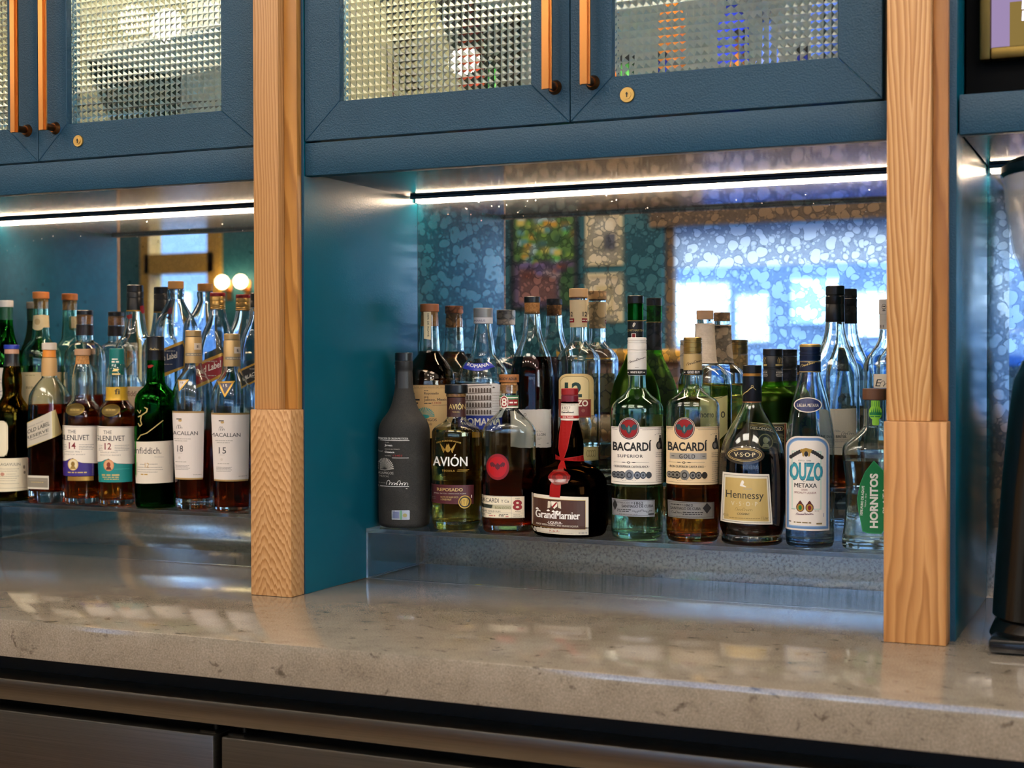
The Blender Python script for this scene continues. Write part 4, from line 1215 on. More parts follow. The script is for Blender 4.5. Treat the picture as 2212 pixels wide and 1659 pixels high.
    for i in range(10):
        y = 1012 + 16 * i; c = q(390, y); d = q(442 - (i % 3) * 8, y); a.micro(c[0], d[0], c[1], 3.2 * (1 if not gold else .72), GREY, 2, i)
    c = q(284, 758); d = q(440, 758); a.micro(c[0], d[0], c[1], 3 * (1 if not gold else .72), GREY, 2); c = q(48, 758); d = q(92, 758); a.micro(c[0], d[0], c[1], 3 * (1 if not gold else .72), GREY, 2)
    a.done('label', ('cream' if not gold else 'tan') + ' paper label with a red round bat emblem')
    # silver band
    a = Art(b, 'd' if not gold else 'D')
    if not gold:
        a.P([(46, 1304), (380, 1310), (380, 1442), (50, 1434)], paint('#a9abb0', .4, .5), 0); a.frame_(56, 1314, 374, 1430, 2, INK, 1)
        a.P([(72, 1310), (92, 1354), (72, 1398), (54, 1354)], INK, 2)
        a.T('ESTABLECIDO EN', 150, 1338, 13, INK, 1, w=130); a.T('1862', 256, 1343, 19, INK, 1, w=70, bold=.01); a.T('SANTIAGO DE CUBA', 246, 1368, 22, INK, 1, w=246, bold=.022, slope=-.01)
        for i in range(7): a.E(216 + 22 * i, 1395 + 7 * math.sin(i * 1.6), 12, 5, INK, 2); a.E(216 + 22 * i, 1395 + 7 * math.sin(i * 1.6), 8, 3, paint('#a9abb0', .4, .5), 3)
        a.micro(88, 196, 1386, 6, INK, 1); a.micro(88, 190, 1400, 6, INK, 1); a.micro(104, 254, 1422, 5, GREY, 1); a.micro(330, 374, 1420, 10, INK, 1)
    else:
        a.P([(62, 1278), (325, 1286), (325, 1380), (66, 1374)], paint('#8f8c86', .4, .5), 0); a.frame_(70, 1286, 320, 1370, 1.5, INK, 1)
        a.P([(284, 1288), (308, 1318), (284, 1350), (260, 1318)], INK, 2)
        a.T('1862', 180, 1308, 13, INK, 1, w=52, bold=.01); a.micro(80, 148, 1300, 5, INK, 1); a.T('SANTIAGO DE CUBA', 164, 1328, 15, INK, 1, w=172, bold=.022); a.script(84, 140, 1350, 14, INK, 1, 2, 0, 4); a.micro(148, 262, 1342, 5, INK, 1); a.micro(148, 262, 1353, 5, INK, 1); a.micro(110, 262, 1366, 4, GREY, 1)
    a.done('band_label', 'silver band label')
    a = Art(b, 'd' if not gold else 'D', .0001)
    m = glass('#eef6ee', 1.5)
    if not gold: a.T('1862', 240, 1530, 76, m, 0, w=190, bold=.0)
    else: a.T('1862', 200, 1450, 56, m, 0, w=150)
    a.done('embossing', 'raised year in the glass')
    return b
bacardi('bsup', 'C', 'd', 'clear white rum bottle with white cap and bat emblem label', False)
bacardi('bgold', 'D', 'm', 'gold rum bottle with gold screw cap and bat emblem label', True)

# ---------------- 7 Hennessy
b = Bottle('henn', 'D', 'flared cognac bottle with black capsule, oval badge and gold square label', G1)
b.glass([(690, 50), (718, 53), (748, 62), (780, 78), (815, 98), (855, 122), (900, 147), (950, 167), (1000, 179), (1080, 187), (1200, 191), (1320, 191), (1400, 189), (1440, 183), (1466, 174), (1478, 170), (1490, 174), (1505, 177), (1520, 176)], CLEAR, (1010, COGNAC), thick=.021, foot=.004, t=.003)
b.cap(505, 552, 54, BLK); b.solid('cap_stripe', [(552.5, 53), (568, 53)], paint('#c98a3c', .35, .7), smooth=False); b.solid('capsule', [(568.5, 54), (712, 55), (717, 54)], paint('#0d1118', .3), smooth=False)
a = Art(b, 'f'); a.S([(218, 300), (240, 276), (262, 262), (284, 240), (306, 228)], 7, PALEGOLD, 1); a.S([(290, 240), (296, 212), (310, 214), (316, 236), (334, 250)], 3, PALEGOLD, 1); a.R(206, 352, 374, 360, paint('#c98a5c', .4, .5), 1)
a.done('capsule_printing', 'gold figure on the black capsule')
a = Art(b, 'f', .0010)
a.E(240, 806, 164, 78, paint('#3a332a', .2, coat=.5), 0, 40); a.E(240, 802, 140, 58, PALEGOLD, 5, 40); a.E(240, 802, 135, 54, BLKM, 6, 40); a.E(240, 802, 126, 47, PALEGOLD, 7, 40); a.E(240, 802, 122, 43, paint('#1a120e', .4), 8, 40); a.T('V·S·O·P', 240, 818, 34, paint('#e8d9a8', .5), 9, w=176, bold=.012, serif=.04)
a.done('badge', 'oval black badge with gold lettering')
a = Art(b, 'f')
a.P([(52, 958), (446, 968), (474, 1400), (32, 1388)], paint('#e6e0d2', .5), 0); a.P([(64, 976), (436, 984), (460, 1388), (46, 1376)], GREY, 1); a.P([(68, 980), (432, 988), (456, 1384), (50, 1372)], paint('#e6dfcd', .5), 2); a.P([(78, 1000), (422, 1004), (442, 1372), (64, 1362)], PALEGOLD, 3)
a.P([(200, 1068), (206, 1046), (222, 1036), (218, 1020), (230, 1024), (236, 1040), (226, 1058), (254, 1074), (248, 1080), (214, 1072)], WHITE, 4); a.micro(230, 300, 1094, 5, LGREY, 4)
a.T('Hennessy', 240, 1176, 62, INK, 4, w=320, bold=.0, serif=.035, slope=.03); a.T('V · S · O · P', 236, 1240, 36, paint('#efe6cb', .3, .3), 4, w=220, bold=.0, serif=.03); a.script(160, 300, 1282, 26, paint('#a48748', .5), 4, 4, 0, 9)
a.T('COGNAC', 230, 1317, 17, INK, 4, w=104, bold=.012, serif=.03); a.T('40% Alc.', 82, 1338, 24, paint('#9a7d46', .5), 4, w=52); a.T('1 Liter', 410, 1354, 24, paint('#7d6436', .5), 4, w=56); a.micro(112, 374, 1346, 6, paint('#9a7d46', .5), 4)
a.done('label', 'gold label with pale border')

# ---------------- 8 Ouzo
b = Bottle('ouzo', 'E', 'slender clear bottle with arched white and blue label', G1)
b.glass([(500, 57), (548, 60), (580, 67), (620, 77), (670, 91), (720, 104), (780, 117), (840, 128), (890, 134), (940, 138), (1100, 139), (1300, 139), (1480, 139), (1530, 136)], CLEARB, (1395, glass('#e6eff5', 1.34, name='bluish_spirit')), thick=.009, foot=.006)
b.solid('cap', [(400, 60), (420, 61), (422, 58), (428, 58), (430, 61), (442, 61), (444, 58), (450, 58), (452, 61), (480, 60)], paint('#0f1a38', .3), smooth=False, label='navy ribbed screw cap')
b.solid('cap_top', [(383, 52), (388, 61), (399.5, 61)], paint('#caa45a', .35, .6), smooth=False, label='gold cap rim'); b.solid('neck_label', [(480.5, 60), (546, 61)], paint('#0f1936', .4), smooth=False)
a = Art(b, 'E'); a.script(190, 262, 516, 16, PALEGOLD, 1, 3, -.3, 12); a.R(178, 484, 300, 487, PALEGOLD, 1); a.R(178, 541, 302, 546, PALEGOLD, 1); a.done('neck_printing')
a = Art(b, 'E', .0005); a.E(228, 732, 78, 43, PAPER, 0, 40); a.E(228, 732, 72, 38, NAVY, 1, 40); a.T('S.&E.&A. METAXA', 228, 742, 17, PAPER, 2, w=120, bold=.01, serif=.03); a.done('badge', 'oval navy badge')
BLK2 = paint('#6a93c8', .5)
a = Art(b, 'g')
def arch(x0, x1, yt, yb, r, m, ly): a.P([(x0, yb)] + [((x0 + r) - r * math.cos(t * PI / 16), yt + r - r * math.sin(t * PI / 16)) for t in range(9)] + [((x1 - r) + r * math.sin(t * PI / 16), yt + r - r * math.cos(t * PI / 16)) for t in range(9)] + [(x1, yb)], m, ly)
arch(30, 346, 760, 1455, 90, paint('#efe3d8', .6), 0); arch(40, 338, 772, 1442, 84, BLK2, 1); arch(52, 328, 786, 1428, 76, paint('#8db1dc', .5), 2); arch(58, 322, 792, 1420, 72, paint('#f3ece4', .6), 3)
a.frame_(76, 868, 288, 1300, 9, paint('#cfe3d6', .6), 4)
for i in range(15):
    t = i / 14; x = 72 + 218 * t; y = 915 - 52 * math.sin(PI * t)
    a.E(x, y, 13, 15, paint('#2b2a2c', .5) if abs(t - .5) > .16 else GOLDI, 5, 14)
a.E(180, 862, 22, 16, GOLDI, 6); a.E(180, 890, 14, 20, INK, 7); a.P([(150, 866), (164, 850), (166, 910), (154, 906)], GOLDI, 7); a.P([(210, 866), (196, 850), (194, 910), (206, 906)], GOLDI, 7)
a.T('ESTD. 1888', 170, 944, 10, GREY, 4, w=90)
a.T('OUZO', 180, 1078, 116, paint('#2a6f86', .5), 4, w=236, bold=.045); a.T('OUZO', 180, 1074, 108, paint('#3a9db0', .5), 5, w=224, bold=.03)
a.T('BY', 168, 1097, 9, GREY, 4, w=20); a.T('METAXA', 176, 1138, 31, INK, 4, w=160, bold=.02); a.T('GREEK', 168, 1160, 12, DRED, 4, w=48, bold=.01); a.T('SPECIALITY LIQUEUR', 174, 1182, 13, DRED, 4, w=156, bold=.01)
for x, c1, c2 in ((138, GOLDI, GREENL), (204, GOLDI, DRED)):
    a.E(x, 1284, 29, 34, paint('#5a1a1c', .5), 4); a.E(x, 1286, 23, 27, c1, 5); a.E(x, 1286, 12, 18, c2, 6); a.P([(x - 16, 1252), (x, 1232), (x + 16, 1252)], paint('#5a1a1c', .5), 5)
a.script(110, 228, 1342, 16, paint('#5a2a4a', .5), 4, 4, -.05, 21); a.micro(92, 220, 1396, 9, paint('#8a7a52', .5), 4); a.micro(54, 76, 1392, 9, GREY, 4); a.micro(252, 308, 1402, 12, paint('#8a7a52', .5), 4); a.micro(76, 104, 1300, 4, GREY, 4); a.micro(240, 272, 1308, 4, GREY, 4); a.R(302, 1326, 305, 1352, BLUE, 4)
a.done('label', 'white arched label with blue borders')

# ---------------- 9 Hornitos
b = Bottle('horn', 'E', 'angular clear tequila bottle with green kite label, half hidden by the right post', G1)
b.glass([(706, 62), (740, 62), (846, 64), (868, 72), (900, 104, 2.4, .95), (930, 140, 2.8, .85), (960, 172, 3.2, .8), (985, 184, 3.6, .8), (1010, 185, 4, .8), (1120, 172, 4, .8), (1230, 164, 4, .8), (1350, 166, 4, .8), (1450, 176, 4, .8), (1500, 184, 4, .8), (1540, 184, 4, .8)], CLEAR, (1053, WATER), thick=.011, foot=.006)
b.cap(640, 704, 70, paint('#6a4630', .55), label='brown wooden cap')
b.solid('stopper', [(704.5, 58), (706, 62)], CORK, smooth=False)
a = Art(b, 'E'); a.R(594, 708, 642, 760, LIME, 0); a.E(618, 778, 37, 44, LIME, 0); a.R(600, 815, 638, 850, LIME, 0, 8); a.R(586, 776, 652, 792, GREENL, 1); a.micro(590, 648, 800, 6, GREENL, 2)
for i in range(5): a.P([(598 + 10 * i - 4, 778), (598 + 10 * i, 756 - 8 * (2 - abs(i - 2))), (598 + 10 * i + 4, 778)], GREENL, 1)
for i in range(4): a.R(598 + 12 * i, 712, 601 + 12 * i, 742, GREENL, 1)
a.done('neck_seal', 'lime green paper seal')
a = Art(b, 'g')
kite = [(684, 938), (752, 1010), (800, 1110), (806, 1220), (788, 1400), (740, 1476), (640, 1474), (604, 1462), (572, 1300), (564, 1220), (586, 1110), (622, 1020)]
a.P(kite, paint('#2d9a5c', .5), 0); a.P([(684 + (x - 684) * .96, 1215 + (y - 1215) * .975) for x, y in kite], GREENL, 1)
a.T('HORNITOS', 711, 1234, 52, WHITE, 2, w=400, rot=-PI / 2, bold=.04); a.T('100% PURO DE AGAVE', 610, 1236, 17, WHITE, 2, w=218, rot=-PI / 2 + .06, bold=.02); a.T('TEQUILA - 750 ml', 630, 1234, 9, WHITE, 2, w=100, rot=-PI / 2 + .05); a.T('PLATA', 772, 1230, 24, WHITE, 2, w=190, rot=-PI / 2, bold=.0)
a.done('label', 'green kite shaped label with white lettering')
a = Art(b, 'g', .0001); a.frame_(590, 1494, 800, 1522, 5, glass('#e8f0e6', 1.5), 0); a.done('embossing', 'raised bar in the glass')

# ================================================================ back row, middle alcove
# ---------------- reposado with kraft label
b = Bottle('repo', 'B', 'wood-stoppered bottle with kraft label and teal fan, back left of the middle alcove', G2)
b.glass([(206, 47), (214, 50), (300, 55), (380, 59), (440, 63), (468, 78), (500, 104), (530, 126), (560, 142), (600, 151), (650, 154), (1000, 154), (1130, 152)], CLEAR, (440, TEQ))
b.cap(158, 204, 56, paint('#8f5226', .55), label='round wooden stopper top'); b.solid('cork', [(205, 44), (290, 47)], CORK, smooth=False, skin=False)
a = Art(b, 'e'); a.P([(212, 204), (304, 204), (300, 560), (216, 545)], TAN, 0); a.T('100% DE AGAVE', 258, 370, 22, INK, 1, w=300, rot=PI / 2, bold=.012, serif=.03); a.done('neck_strip', 'paper strip seal with dark lettering')
a = Art(b, 'e')
a.R(20, 1132, 545, 1800, KRAFT, 0); a.R(60, 1138, 545, 1142, paint('#8a6a40', .6), 1); a.T('LOS CASAMIGOS DE ARAN', 296, 1168, 18, paint('#5e4526', .6), 1, w=400, serif=.03); a.R(60, 1176, 545, 1180, paint('#8a6a40', .6), 1)
a.T('Reposado', 305, 1250, 28, INK, 1, w=184, bold=.012, serif=.05); a.T('Jalisco, Mexico', 372, 1330, 30, INK, 1, w=316, bold=.012, serif=.05); a.micro(214, 270, 1204, 9, INK, 1); a.micro(214, 270, 1284, 9, INK, 1); a.micro(214, 306, 1362, 11, INK, 1); a.T('12408', 372, 1368, 22, RED, 1, w=110); a.R(320, 1384, 500, 1388, INK, 1)
a.micro(70, 96, 1240, 18, INK, 1); a.micro(80, 160, 1318, 22, INK, 1); a.micro(80, 140, 1360, 16, INK, 1)
for i in range(17):
    t = PI * (i + .5) / 17
    a.P([(220 + 24 * math.cos(t), 1530 - 8 * math.sin(t)), (220 + 126 * math.cos(t - .06), 1532 - 120 * math.sin(t - .06)), (220 + 126 * math.cos(t + .06), 1532 - 120 * math.sin(t + .06))], TEAL, 1)
a.E(220, 1528, 60, 26, TEAL, 1)
a.T('CASAMIGOS', 232, 1588, 34, INK, 1, w=280, bold=.012); a.T('Tequila', 262, 1638, 34, INK, 1, w=100, shear=.2); a.done('label', 'kraft paper label with a teal fan emblem')

# ---------------- Romana
b = Bottle('romana', 'B', 'clear sambuca bottle with grey cap, blue collar label and arena drawing', G2)
b.glass([(276, 50), (300, 52), (340, 57), (390, 66), (440, 72), (470, 79), (492, 96), (516, 119), (545, 137), (590, 148), (640, 150), (1000, 150), (1140, 148)], CLEAR, (620, WATER))
b.cap(183, 238, 58, paint('#8d8b88', .4, .3)); b.solid('neck_band', [(238.5, 57), (274, 57)], paint('#d8d4d6', .5), smooth=False)
a = Art(b, 'e'); a.T('MANUS', 928, 330, 26, paint('#4a4a78', .5), 0, w=140, bold=.0, serif=.03); a.done('band_lettering')
a = Art(b, 'e', .0006)
N = 14
a.P([(756 + (1030 - 756) * i / N, 850 + 10 * math.sin(PI * i / N)) for i in range(N + 1)] + [(1030, 838), (1080, 868), (1116, 902), (1060, 918)] + [(1060 - (1060 - 716) * i / N, 920 + 34 * math.sin(PI * (i + .6) / (N + .6))) for i in range(1, N + 1)], paint('#1f2f9c', .4), 0)
a.T('ROMANA', 905, 915, 44, WHITE, 1, w=286, bold=.012, arc=(905, 590, -325)); a.done('collar_label', 'blue curved collar label')
a = Art(b, 'e')
a.P([(700, 1120), (1140, 1112), (1190, 1130), (1190, 1520), (700, 1520)], paint('#d9d0c8', .6), 0); BR = paint('#5d4c40', .6)
for lv in range(4):
    y0 = 1150 + lv * 92
    a.P([(740, y0 - 8), (1040, y0 - 22 + lv * 2), (1075, y0 - 12), (1075, y0 - 4), (1040, y0 - 12 + lv * 2), (740, y0 + 2)], BR, 1)
    for i in range(9):
        x = 758 + 36 * i
        a.P([(x, y0 + 76), (x, y0 + 34), (x + 5, y0 + 20), (x + 13, y0 + 16), (x + 20, y0 + 22), (x + 24, y0 + 36), (x + 24, y0 + 76)], BR, 1); a.R(x + 28, y0 + 12, x + 31, y0 + 80, paint('#9c8c7c', .6), 1)
a.P([(1080, 1170), (1100, 1150), (1120, 1166), (1108, 1172)], BR, 1)
for i in range(8): a.micro(1084, 1180, 1230 + 34 * i, 6, paint('#a89888', .6), 1, i)
a.P([(640, 1516), (1200, 1516), (1200, 1690), (640, 1690)], paint('#1d2f8e', .4), 1); a.T('ROMANA', 940, 1640, 90, PAPER, 2, w=470, bold=.02); a.done('label', 'label with a brown drawing of an arched arena above a blue band')

# ---------------- deckled-label cognac
b = Bottle('cognac', 'C', 'tall dark cognac bottle with black topped cork and torn-edge white label', G2)
b.glass([(206, 46), (216, 50), (224, 48), (300, 53), (350, 63), (390, 76), (430, 93), (470, 109), (520, 121), (580, 128), (700, 129), (1000, 129), (1150, 127)], CLEAR, (472, COGNAC))
b.solid('cap', [(113, 42), (117, 48), (148, 48), (150, 45)], BLK, smooth=False); b.solid('cork', [(151, 46), (206, 44), (215, 40)], CORK, smooth=False)
a = Art(b, 'h')
_q = _r.Random(8)
top = [(-60 + 25 * i, 792 + _q.uniform(-4, 4)) for i in range(21)]; rt = [(441 + _q.uniform(-4, 3), 815 + 26 * i) for i in range(16)]; bt = [(440 - 25 * i, 1240 + _q.uniform(-6, 6)) for i in range(21)]
a.P(top + rt + bt, paint('#e6ded4', .75), 0); a.T('ARD', 150, 878, 30, INK, 1, w=88, rot=-PI / 2, bold=.01, serif=.03); a.R(158, 885, 163, 925, GREY, 1); a.T('LLON', 326, 1104, 30, INK, 1, w=96, bold=.01, serif=.03)
a.micro(280, 330, 1130, 5, GREY, 1); a.micro(280, 310, 1148, 5, GREY, 1); a.script(230, 330, 1060, 30, LGREY, 1, 4, 0, 2); a.E(400, 1194, 14, 8, LGREY, 1); a.micro(286, 314, 1208, 5, GREY, 1); a.done('label', 'off-white torn-edge label')

# ---------------- ouzo with arched 12 label
b = Bottle('ouzo12', 'C', 'clear bottle with pale wooden stopper and arched cream label numbered 12', G2)
b.glass([(124, 52), (128, 55), (134, 52), (300, 50), (368, 51), (392, 57), (414, 76), (434, 99), (458, 117), (485, 126), (530, 129), (800, 129), (1140, 128)], CLEAR, (1005, WATER))
b.cap(66, 118, 57, paint('#d6ac78', .6), label='pale wooden stopper'); b.solid('stopper', [(118.5, 50), (124, 52)], CORK, smooth=False)
b.sleeve('neck_label', 134, 296, paint('#dcc79c', .7))
a = Art(b, 'C'); a.T('12', 316, 232, 26, INK, 1, w=18, bold=.02); a.T('12', 396, 232, 26, INK, 1, w=26, bold=.02); a.R(306, 244, 334, 268, RED, 1); a.R(378, 244, 410, 268, RED, 1); a.micro(380, 408, 256, 6, PAPER, 2); a.micro(308, 332, 256, 6, PAPER, 2); a.done('neck_lettering', 'black number 12 over red flashes')
a = Art(b, 'h')
def arch2(x0, x1, yt, yb, r, m, ly): a.P([(x0, yb)] + [((x0 + r) - r * math.cos(t * PI / 16), yt + r * .8 - r * .8 * math.sin(t * PI / 16)) for t in range(9)] + [((x1 - r) + r * math.sin(t * PI / 16), yt + r * .8 - r * .8 * math.cos(t * PI / 16)) for t in range(9)] + [(x1, yb)], m, ly)
arch2(540, 950, 372, 860, 110, paint('#d7bb80', .7), 0); arch2(556, 896, 400, 690, 90, paint('#8f7a4a', .6), 1); arch2(562, 890, 406, 690, 86, paint('#ddc793', .65), 2)
a.T('12', 712, 640, 158, paint('#12352e', .5), 3, w=200, bold=.035, serif=.05)
a.R(540, 672, 916, 888, paint('#7c1a22', .5), 3); a.frame_(548, 680, 908, 880, 3, GOLDI, 4); a.T('OUZO', 752, 752, 66, PAPER, 4, w=262, bold=.03, serif=.05); a.E(826, 806, 22, 20, paint('#94554a', .5), 4); a.done('label', 'arched cream label with green number 12 and red band')
a = Art(b, 'h'); a.R(560, 1232, 1004, 1396, paint('#d3bf86', .7), 0); a.frame_(568, 1240, 998, 1388, 3, paint('#94824f', .6), 1)
for i in range(4): a.E(880 + 26 * i, 1312, 17, 42, paint('#94824f', .6), 2); a.E(880 + 26 * i, 1312, 11, 34, paint('#d3bf86', .7), 3)
a.done('lower_label', 'small tan lower label')

# ---------------- frosted green cognac
b = Bottle('remy', 'C', 'tall frosted green cognac bottle with black cap and black neck label', G2)
b.glass([(150, 45), (255, 45), (430, 47), (460, 53), (500, 68), (540, 88), (590, 112), (640, 131), (700, 145), (760, 150), (900, 150), (1000, 148), (1150, 146)], FROSTG, None, t=.004)
b.solid('liquid_core', [(470, 40), (560, 80), (700, 132), (1150, 132)], glass('#9ab04a', 1.34, .15, name='cloudy_green_cognac'), skin=False)
b.cap(108, 155, 48, BLK); b.solid('capsule', [(155.5, 44), (158, 46), (254, 46)], GREEN, smooth=False, label='green glass neck', skin=True)
b.sleeve('neck_label', 262, 430, paint('#0c1216', .4)); 
bm = bmesh.new()
zz = b.zr((259, 1))[0]; rr = 46.5 * .3618 * b.k + .0006
for i in range(24):
    t0, t1 = 2 * PI * i / 24, 2 * PI * (i + 1) / 24
    rod(bm, (rr * math.cos(t0), rr * math.sin(t0), zz), (rr * math.cos(t1), rr * math.sin(t1), zz + .0001), .0007, 6)
rod(bm, (rr, 0, zz), (rr + .004, .001, zz + .0015), .0006, 6)
link('cord', bm, paint('#a8905a', .7), b.root, 60)
a = Art(b, 'n'); a.P([(262, 258), (268, 232), (280, 226), (276, 240), (290, 236), (284, 250), (272, 268)], PAPER, 1); a.T('REMY MARTIN', 282, 302, 17, PALEGOLD, 1, w=144, bold=.01, serif=.03); a.R(254, 318, 292, 440, PAPER, 1); a.R(260, 322, 286, 436, RED, 2); a.R(228, 448, 350, 455, GOLDI, 1)
a.done('neck_printing', 'white emblem, lettering and red stripe on the neck')

# ---------------- parchment-necked tequila
b = Bottle('wrap', 'D', 'round clear bottle with pale cork top and parchment wrapped neck', G2)
b.glass([(243, 45), (264, 45), (268, 47), (300, 50), (400, 56), (480, 64), (498, 74), (516, 98), (540, 124), (570, 143), (610, 152), (660, 154), (900, 154), (1150, 152)], CLEAR, (615, LEMON))
b.cap(190, 242, 49, paint('#cfa880', .7), label='pale cork top')
m, n, l, bs = mat('parchment'); rp = ramp(n, [(.3, '#dcc9b0'), (.6, '#eeddc6'), (.85, '#f6ead8')]); l.new(noise(n, l, coords(n, l), 90, 5, .7).outputs[0], rp.inputs[0]); l.new(rp.outputs[0], bs.inputs[0]); bs.inputs['Roughness'].default_value = .8
bump(n, l, noise(n, l, coords(n, l, (1, 1, 3)), 220, 4).outputs[0], .5, .002, bs)
b.solid('neck_wrap', [(266, 54), (268, 58), (274, 59), (278, 56), (330, 58), (400, 62), (460, 67), (485, 70), (492, 74), (497, 71)], m, label='pale wrinkled parchment wrap')
a = Art(b, 'm'); a.P([(520, 1110), (830, 1070), (830, 1500), (520, 1800)], paint('#d8cf8e', .5), 0); a.T('momo', 600, 1325, 70, INK, 1, w=210, bold=.0, serif=.02); a.T('o', 776, 1330, 110, INK, 1, w=50, serif=.0); a.S([(560, 1118), (680, 1110), (760, 1090), (824, 1064)], 5, INK, 1); a.done('label', 'pale yellow label with dark lettering')

# ---------------- squat green rum
b = Bottle('diplo', 'D', 'squat frosted olive green rum bottle with black capsule and black stamp label', G2)
b.glass([(600, 56), (606, 58), (618, 60), (632, 66), (644, 82), (656, 104), (672, 122), (700, 134), (740, 138), (900, 138), (1150, 134)], FROSTG, None, t=.004)
b.solid('liquid_core', [(650, 60), (690, 120), (740, 124), (1150, 122)], glass('#8a8a2e', 1.34, .15, name='cloudy_olive_rum'), skin=False)
b.cap(412, 452, 57, BLK); b.solid('capsule', [(452.5, 54), (456, 56), (520, 56), (522, 54), (530, 54), (532, 56), (604, 56), (606, 58)], paint('#15171a', .4), smooth=False)
a = Art(b, 'm'); 
for x in (1276, 1480):
    a.R(x - 70, 700, x + 34, 722, PALEGOLD, 0); 
    for i in range(4): a.S([(x - 40 + 18 * i, 690), (x - 44 + 18 * i, 650), (x - 32 + 18 * i, 624)], 7, PALEGOLD, 0)
    a.R(x - 60, 780, x + 40, 785, LGREY, 0); a.T('RESERVA', x - 10, 810, 18, PAPER, 0, w=100, bold=.01); a.T('EXCLUSIVA', x - 10, 838, 18, PAPER, 0, w=110, bold=.01); a.R(x - 60, 846, x + 40, 851, LGREY, 0)
a.done('capsule_printing', 'gold and white printing on the capsule')
a = Art(b, 'm')
a.R(1090, 1390, 1540, 2100, paint('#c9c39c', .6), 0); a.R(1098, 1400, 1530, 2100, paint('#12160f', .45), 1); a.frame_(1110, 1412, 1516, 2090, 4, PALEGOLD, 2)
a.P([(1096, 1424), (1490, 1432), (1502, 1458), (1488, 1484), (1096, 1470)], PALEGOLD, 2); a.P([(1101, 1429), (1487, 1437), (1497, 1458), (1485, 1479), (1101, 1465)], paint('#12160f', .45), 3); a.T('DIPLOMATICO', 1296, 1476, 34, PAPER, 4, w=356, bold=.01, serif=.03, slope=.015)
a.E(1310, 1610, 96, 92, paint('#a39c70', .6), 3); a.E(1310, 1610, 84, 80, paint('#2b2f22', .5), 4); a.E(1310, 1596, 34, 40, paint('#cfc79c', .6), 5); a.P([(1262, 1680), (1280, 1638), (1340, 1638), (1358, 1680)], paint('#cfc79c', .6), 5)
for i in range(9):
    for j in range(6): a.E(1408 + 8 * (j % 2) + 10 * i, 1524 + 18 * j, 5, 7, paint('#8f8a66', .6), 3, 8)
a.R(1512, 1398, 1530, 2090, paint('#8a2f20', .5), 2); a.done('label', 'black stamp-like label with a portrait oval')

# ---------------- tall clear with Bresil label
b = Bottle('bresil', 'E', 'tallest clear bottle with black foil capsule and beige paper label', G2)
b.glass([(250, 52), (264, 55), (300, 59), (340, 66), (385, 79), (430, 97), (475, 116), (515, 130), (560, 137), (620, 138), (900, 138), (1150, 136)], CLEAR, (1020, AMBER))
b.solid('cap', [(48, 47), (52, 53), (98, 54), (102, 51), (106, 51), (110, 54), (150, 54), (154, 52), (158, 54), (210, 54), (252, 55), (256, 54)], BLK, smooth=False)
a = Art(b, 'g')
a.P([(290, 560), (548, 556), (546, 898), (400, 896), (290, 880)], paint('#dccfb4', .7), 0); a.T('CANNE DU BRÉSIL', 362, 773, 20, INK, 1, w=236, bold=.02, serif=.04); a.script(440, 522, 748, 22, GREY, 1, 3, 0, 6); a.script(392, 430, 726, 12, GREY, 1, 2, 0, 7)
for i, y in enumerate((788, 802)): a.micro(384, 496 - 26 * i, y, 4, GREY, 1, i)
a.micro(384, 400, 826, 4, GREY, 1); a.micro(384, 450, 842, 4, GREY, 1); a.done('label', 'beige paper label')

# ---------------- skull-capped tequila
b = Bottle('espo', 'E', 'clear tequila bottle with white skull-printed cap beside the right post', G2)
b.glass([(300, 47), (310, 48), (350, 54), (390, 70), (430, 98), (465, 122), (500, 135), (540, 138), (900, 138), (1150, 136)], CLEAR, (640, WATER))
b.cap(126, 212, 51, paint('#e3ded8', .5)); b.solid('neck_band', [(212.5, 48), (216, 49), (298, 48)], paint('#d6d0c8', .55), smooth=False)
a = Art(b, 'E'); a.E(668, 170, 12, 16, INK, 0); a.E(668, 170, 10, 14, PAPER, 1); a.E(664, 168, 3, 4, INK, 2); a.E(672, 168, 3, 4, INK, 2); a.R(663, 180, 673, 183, INK, 2); a.R(660, 190, 676, 194, INK, 0)
for i in range(3): a.R(648 + 8 * i, 274, 651 + 8 * i, 290, INK, 0)
a.done('cap_printing', 'small black skull print')
a = Art(b, 'E'); a.R(612, 556, 780, 634, paint('#e6d6bd', .65), 0); a.T('E', 634, 626, 40, INK, 1, w=26, shear=.25, bold=.0); a.script(648, 740, 626, 32, INK, 1, 3, 0, 5); a.done('label', 'cream label with a script letter')

# ================================================================ left alcove, front row
# ---------------- bulb-necked islay bottle
b = Bottle('lag', 'A', 'olive brown whisky bottle with bulbous neck and blue cap at the left edge', G3)
b.glass([(546, 43), (600, 44), (640, 52), (690, 60), (740, 61), (790, 58), (815, 60), (840, 72), (870, 92), (900, 104), (940, 110), (1100, 111), (1400, 111), (1450, 110)], OLIVE, (960, COGNAC))
b.cap(489, 516, 48, paint('#2536a0', .4), label='blue cap'); b.solid('neck_foil', [(517, 44), (530, 45), (546, 44)], paint('#b98d72', .5), smooth=False)
b.sleeve('neck_band', 547, 625, paint('#1a1512', .35))
a = Art(b, 'k')
a.P([(-60, 300), (60, 306), (100, 340), (112, 380), (112, 690), (98, 750), (60, 788), (-60, 796)], CREAMP, 0); a.frame_(-50, 320, 96, 776, 3, paint('#b5a077', .6), 1)
a.P([(-60, 816), (372, 812), (372, 1256), (-60, 1276)], CREAMP, 0); a.T('LAGAVULIN', 130, 916, 36, paint('#6b5f4c', .6), 1, w=280, serif=.04); a.E(38, 1032, 26, 24, paint('#c98a70', .6), 1)
for i, y in enumerate((960, 990, 1030, 1060, 1090, 1120, 1160)): a.micro(90 if 1000 < y < 1050 else 10, 250 - 20 * (i % 3), y, 6, paint('#a6977a', .6), 1, i)
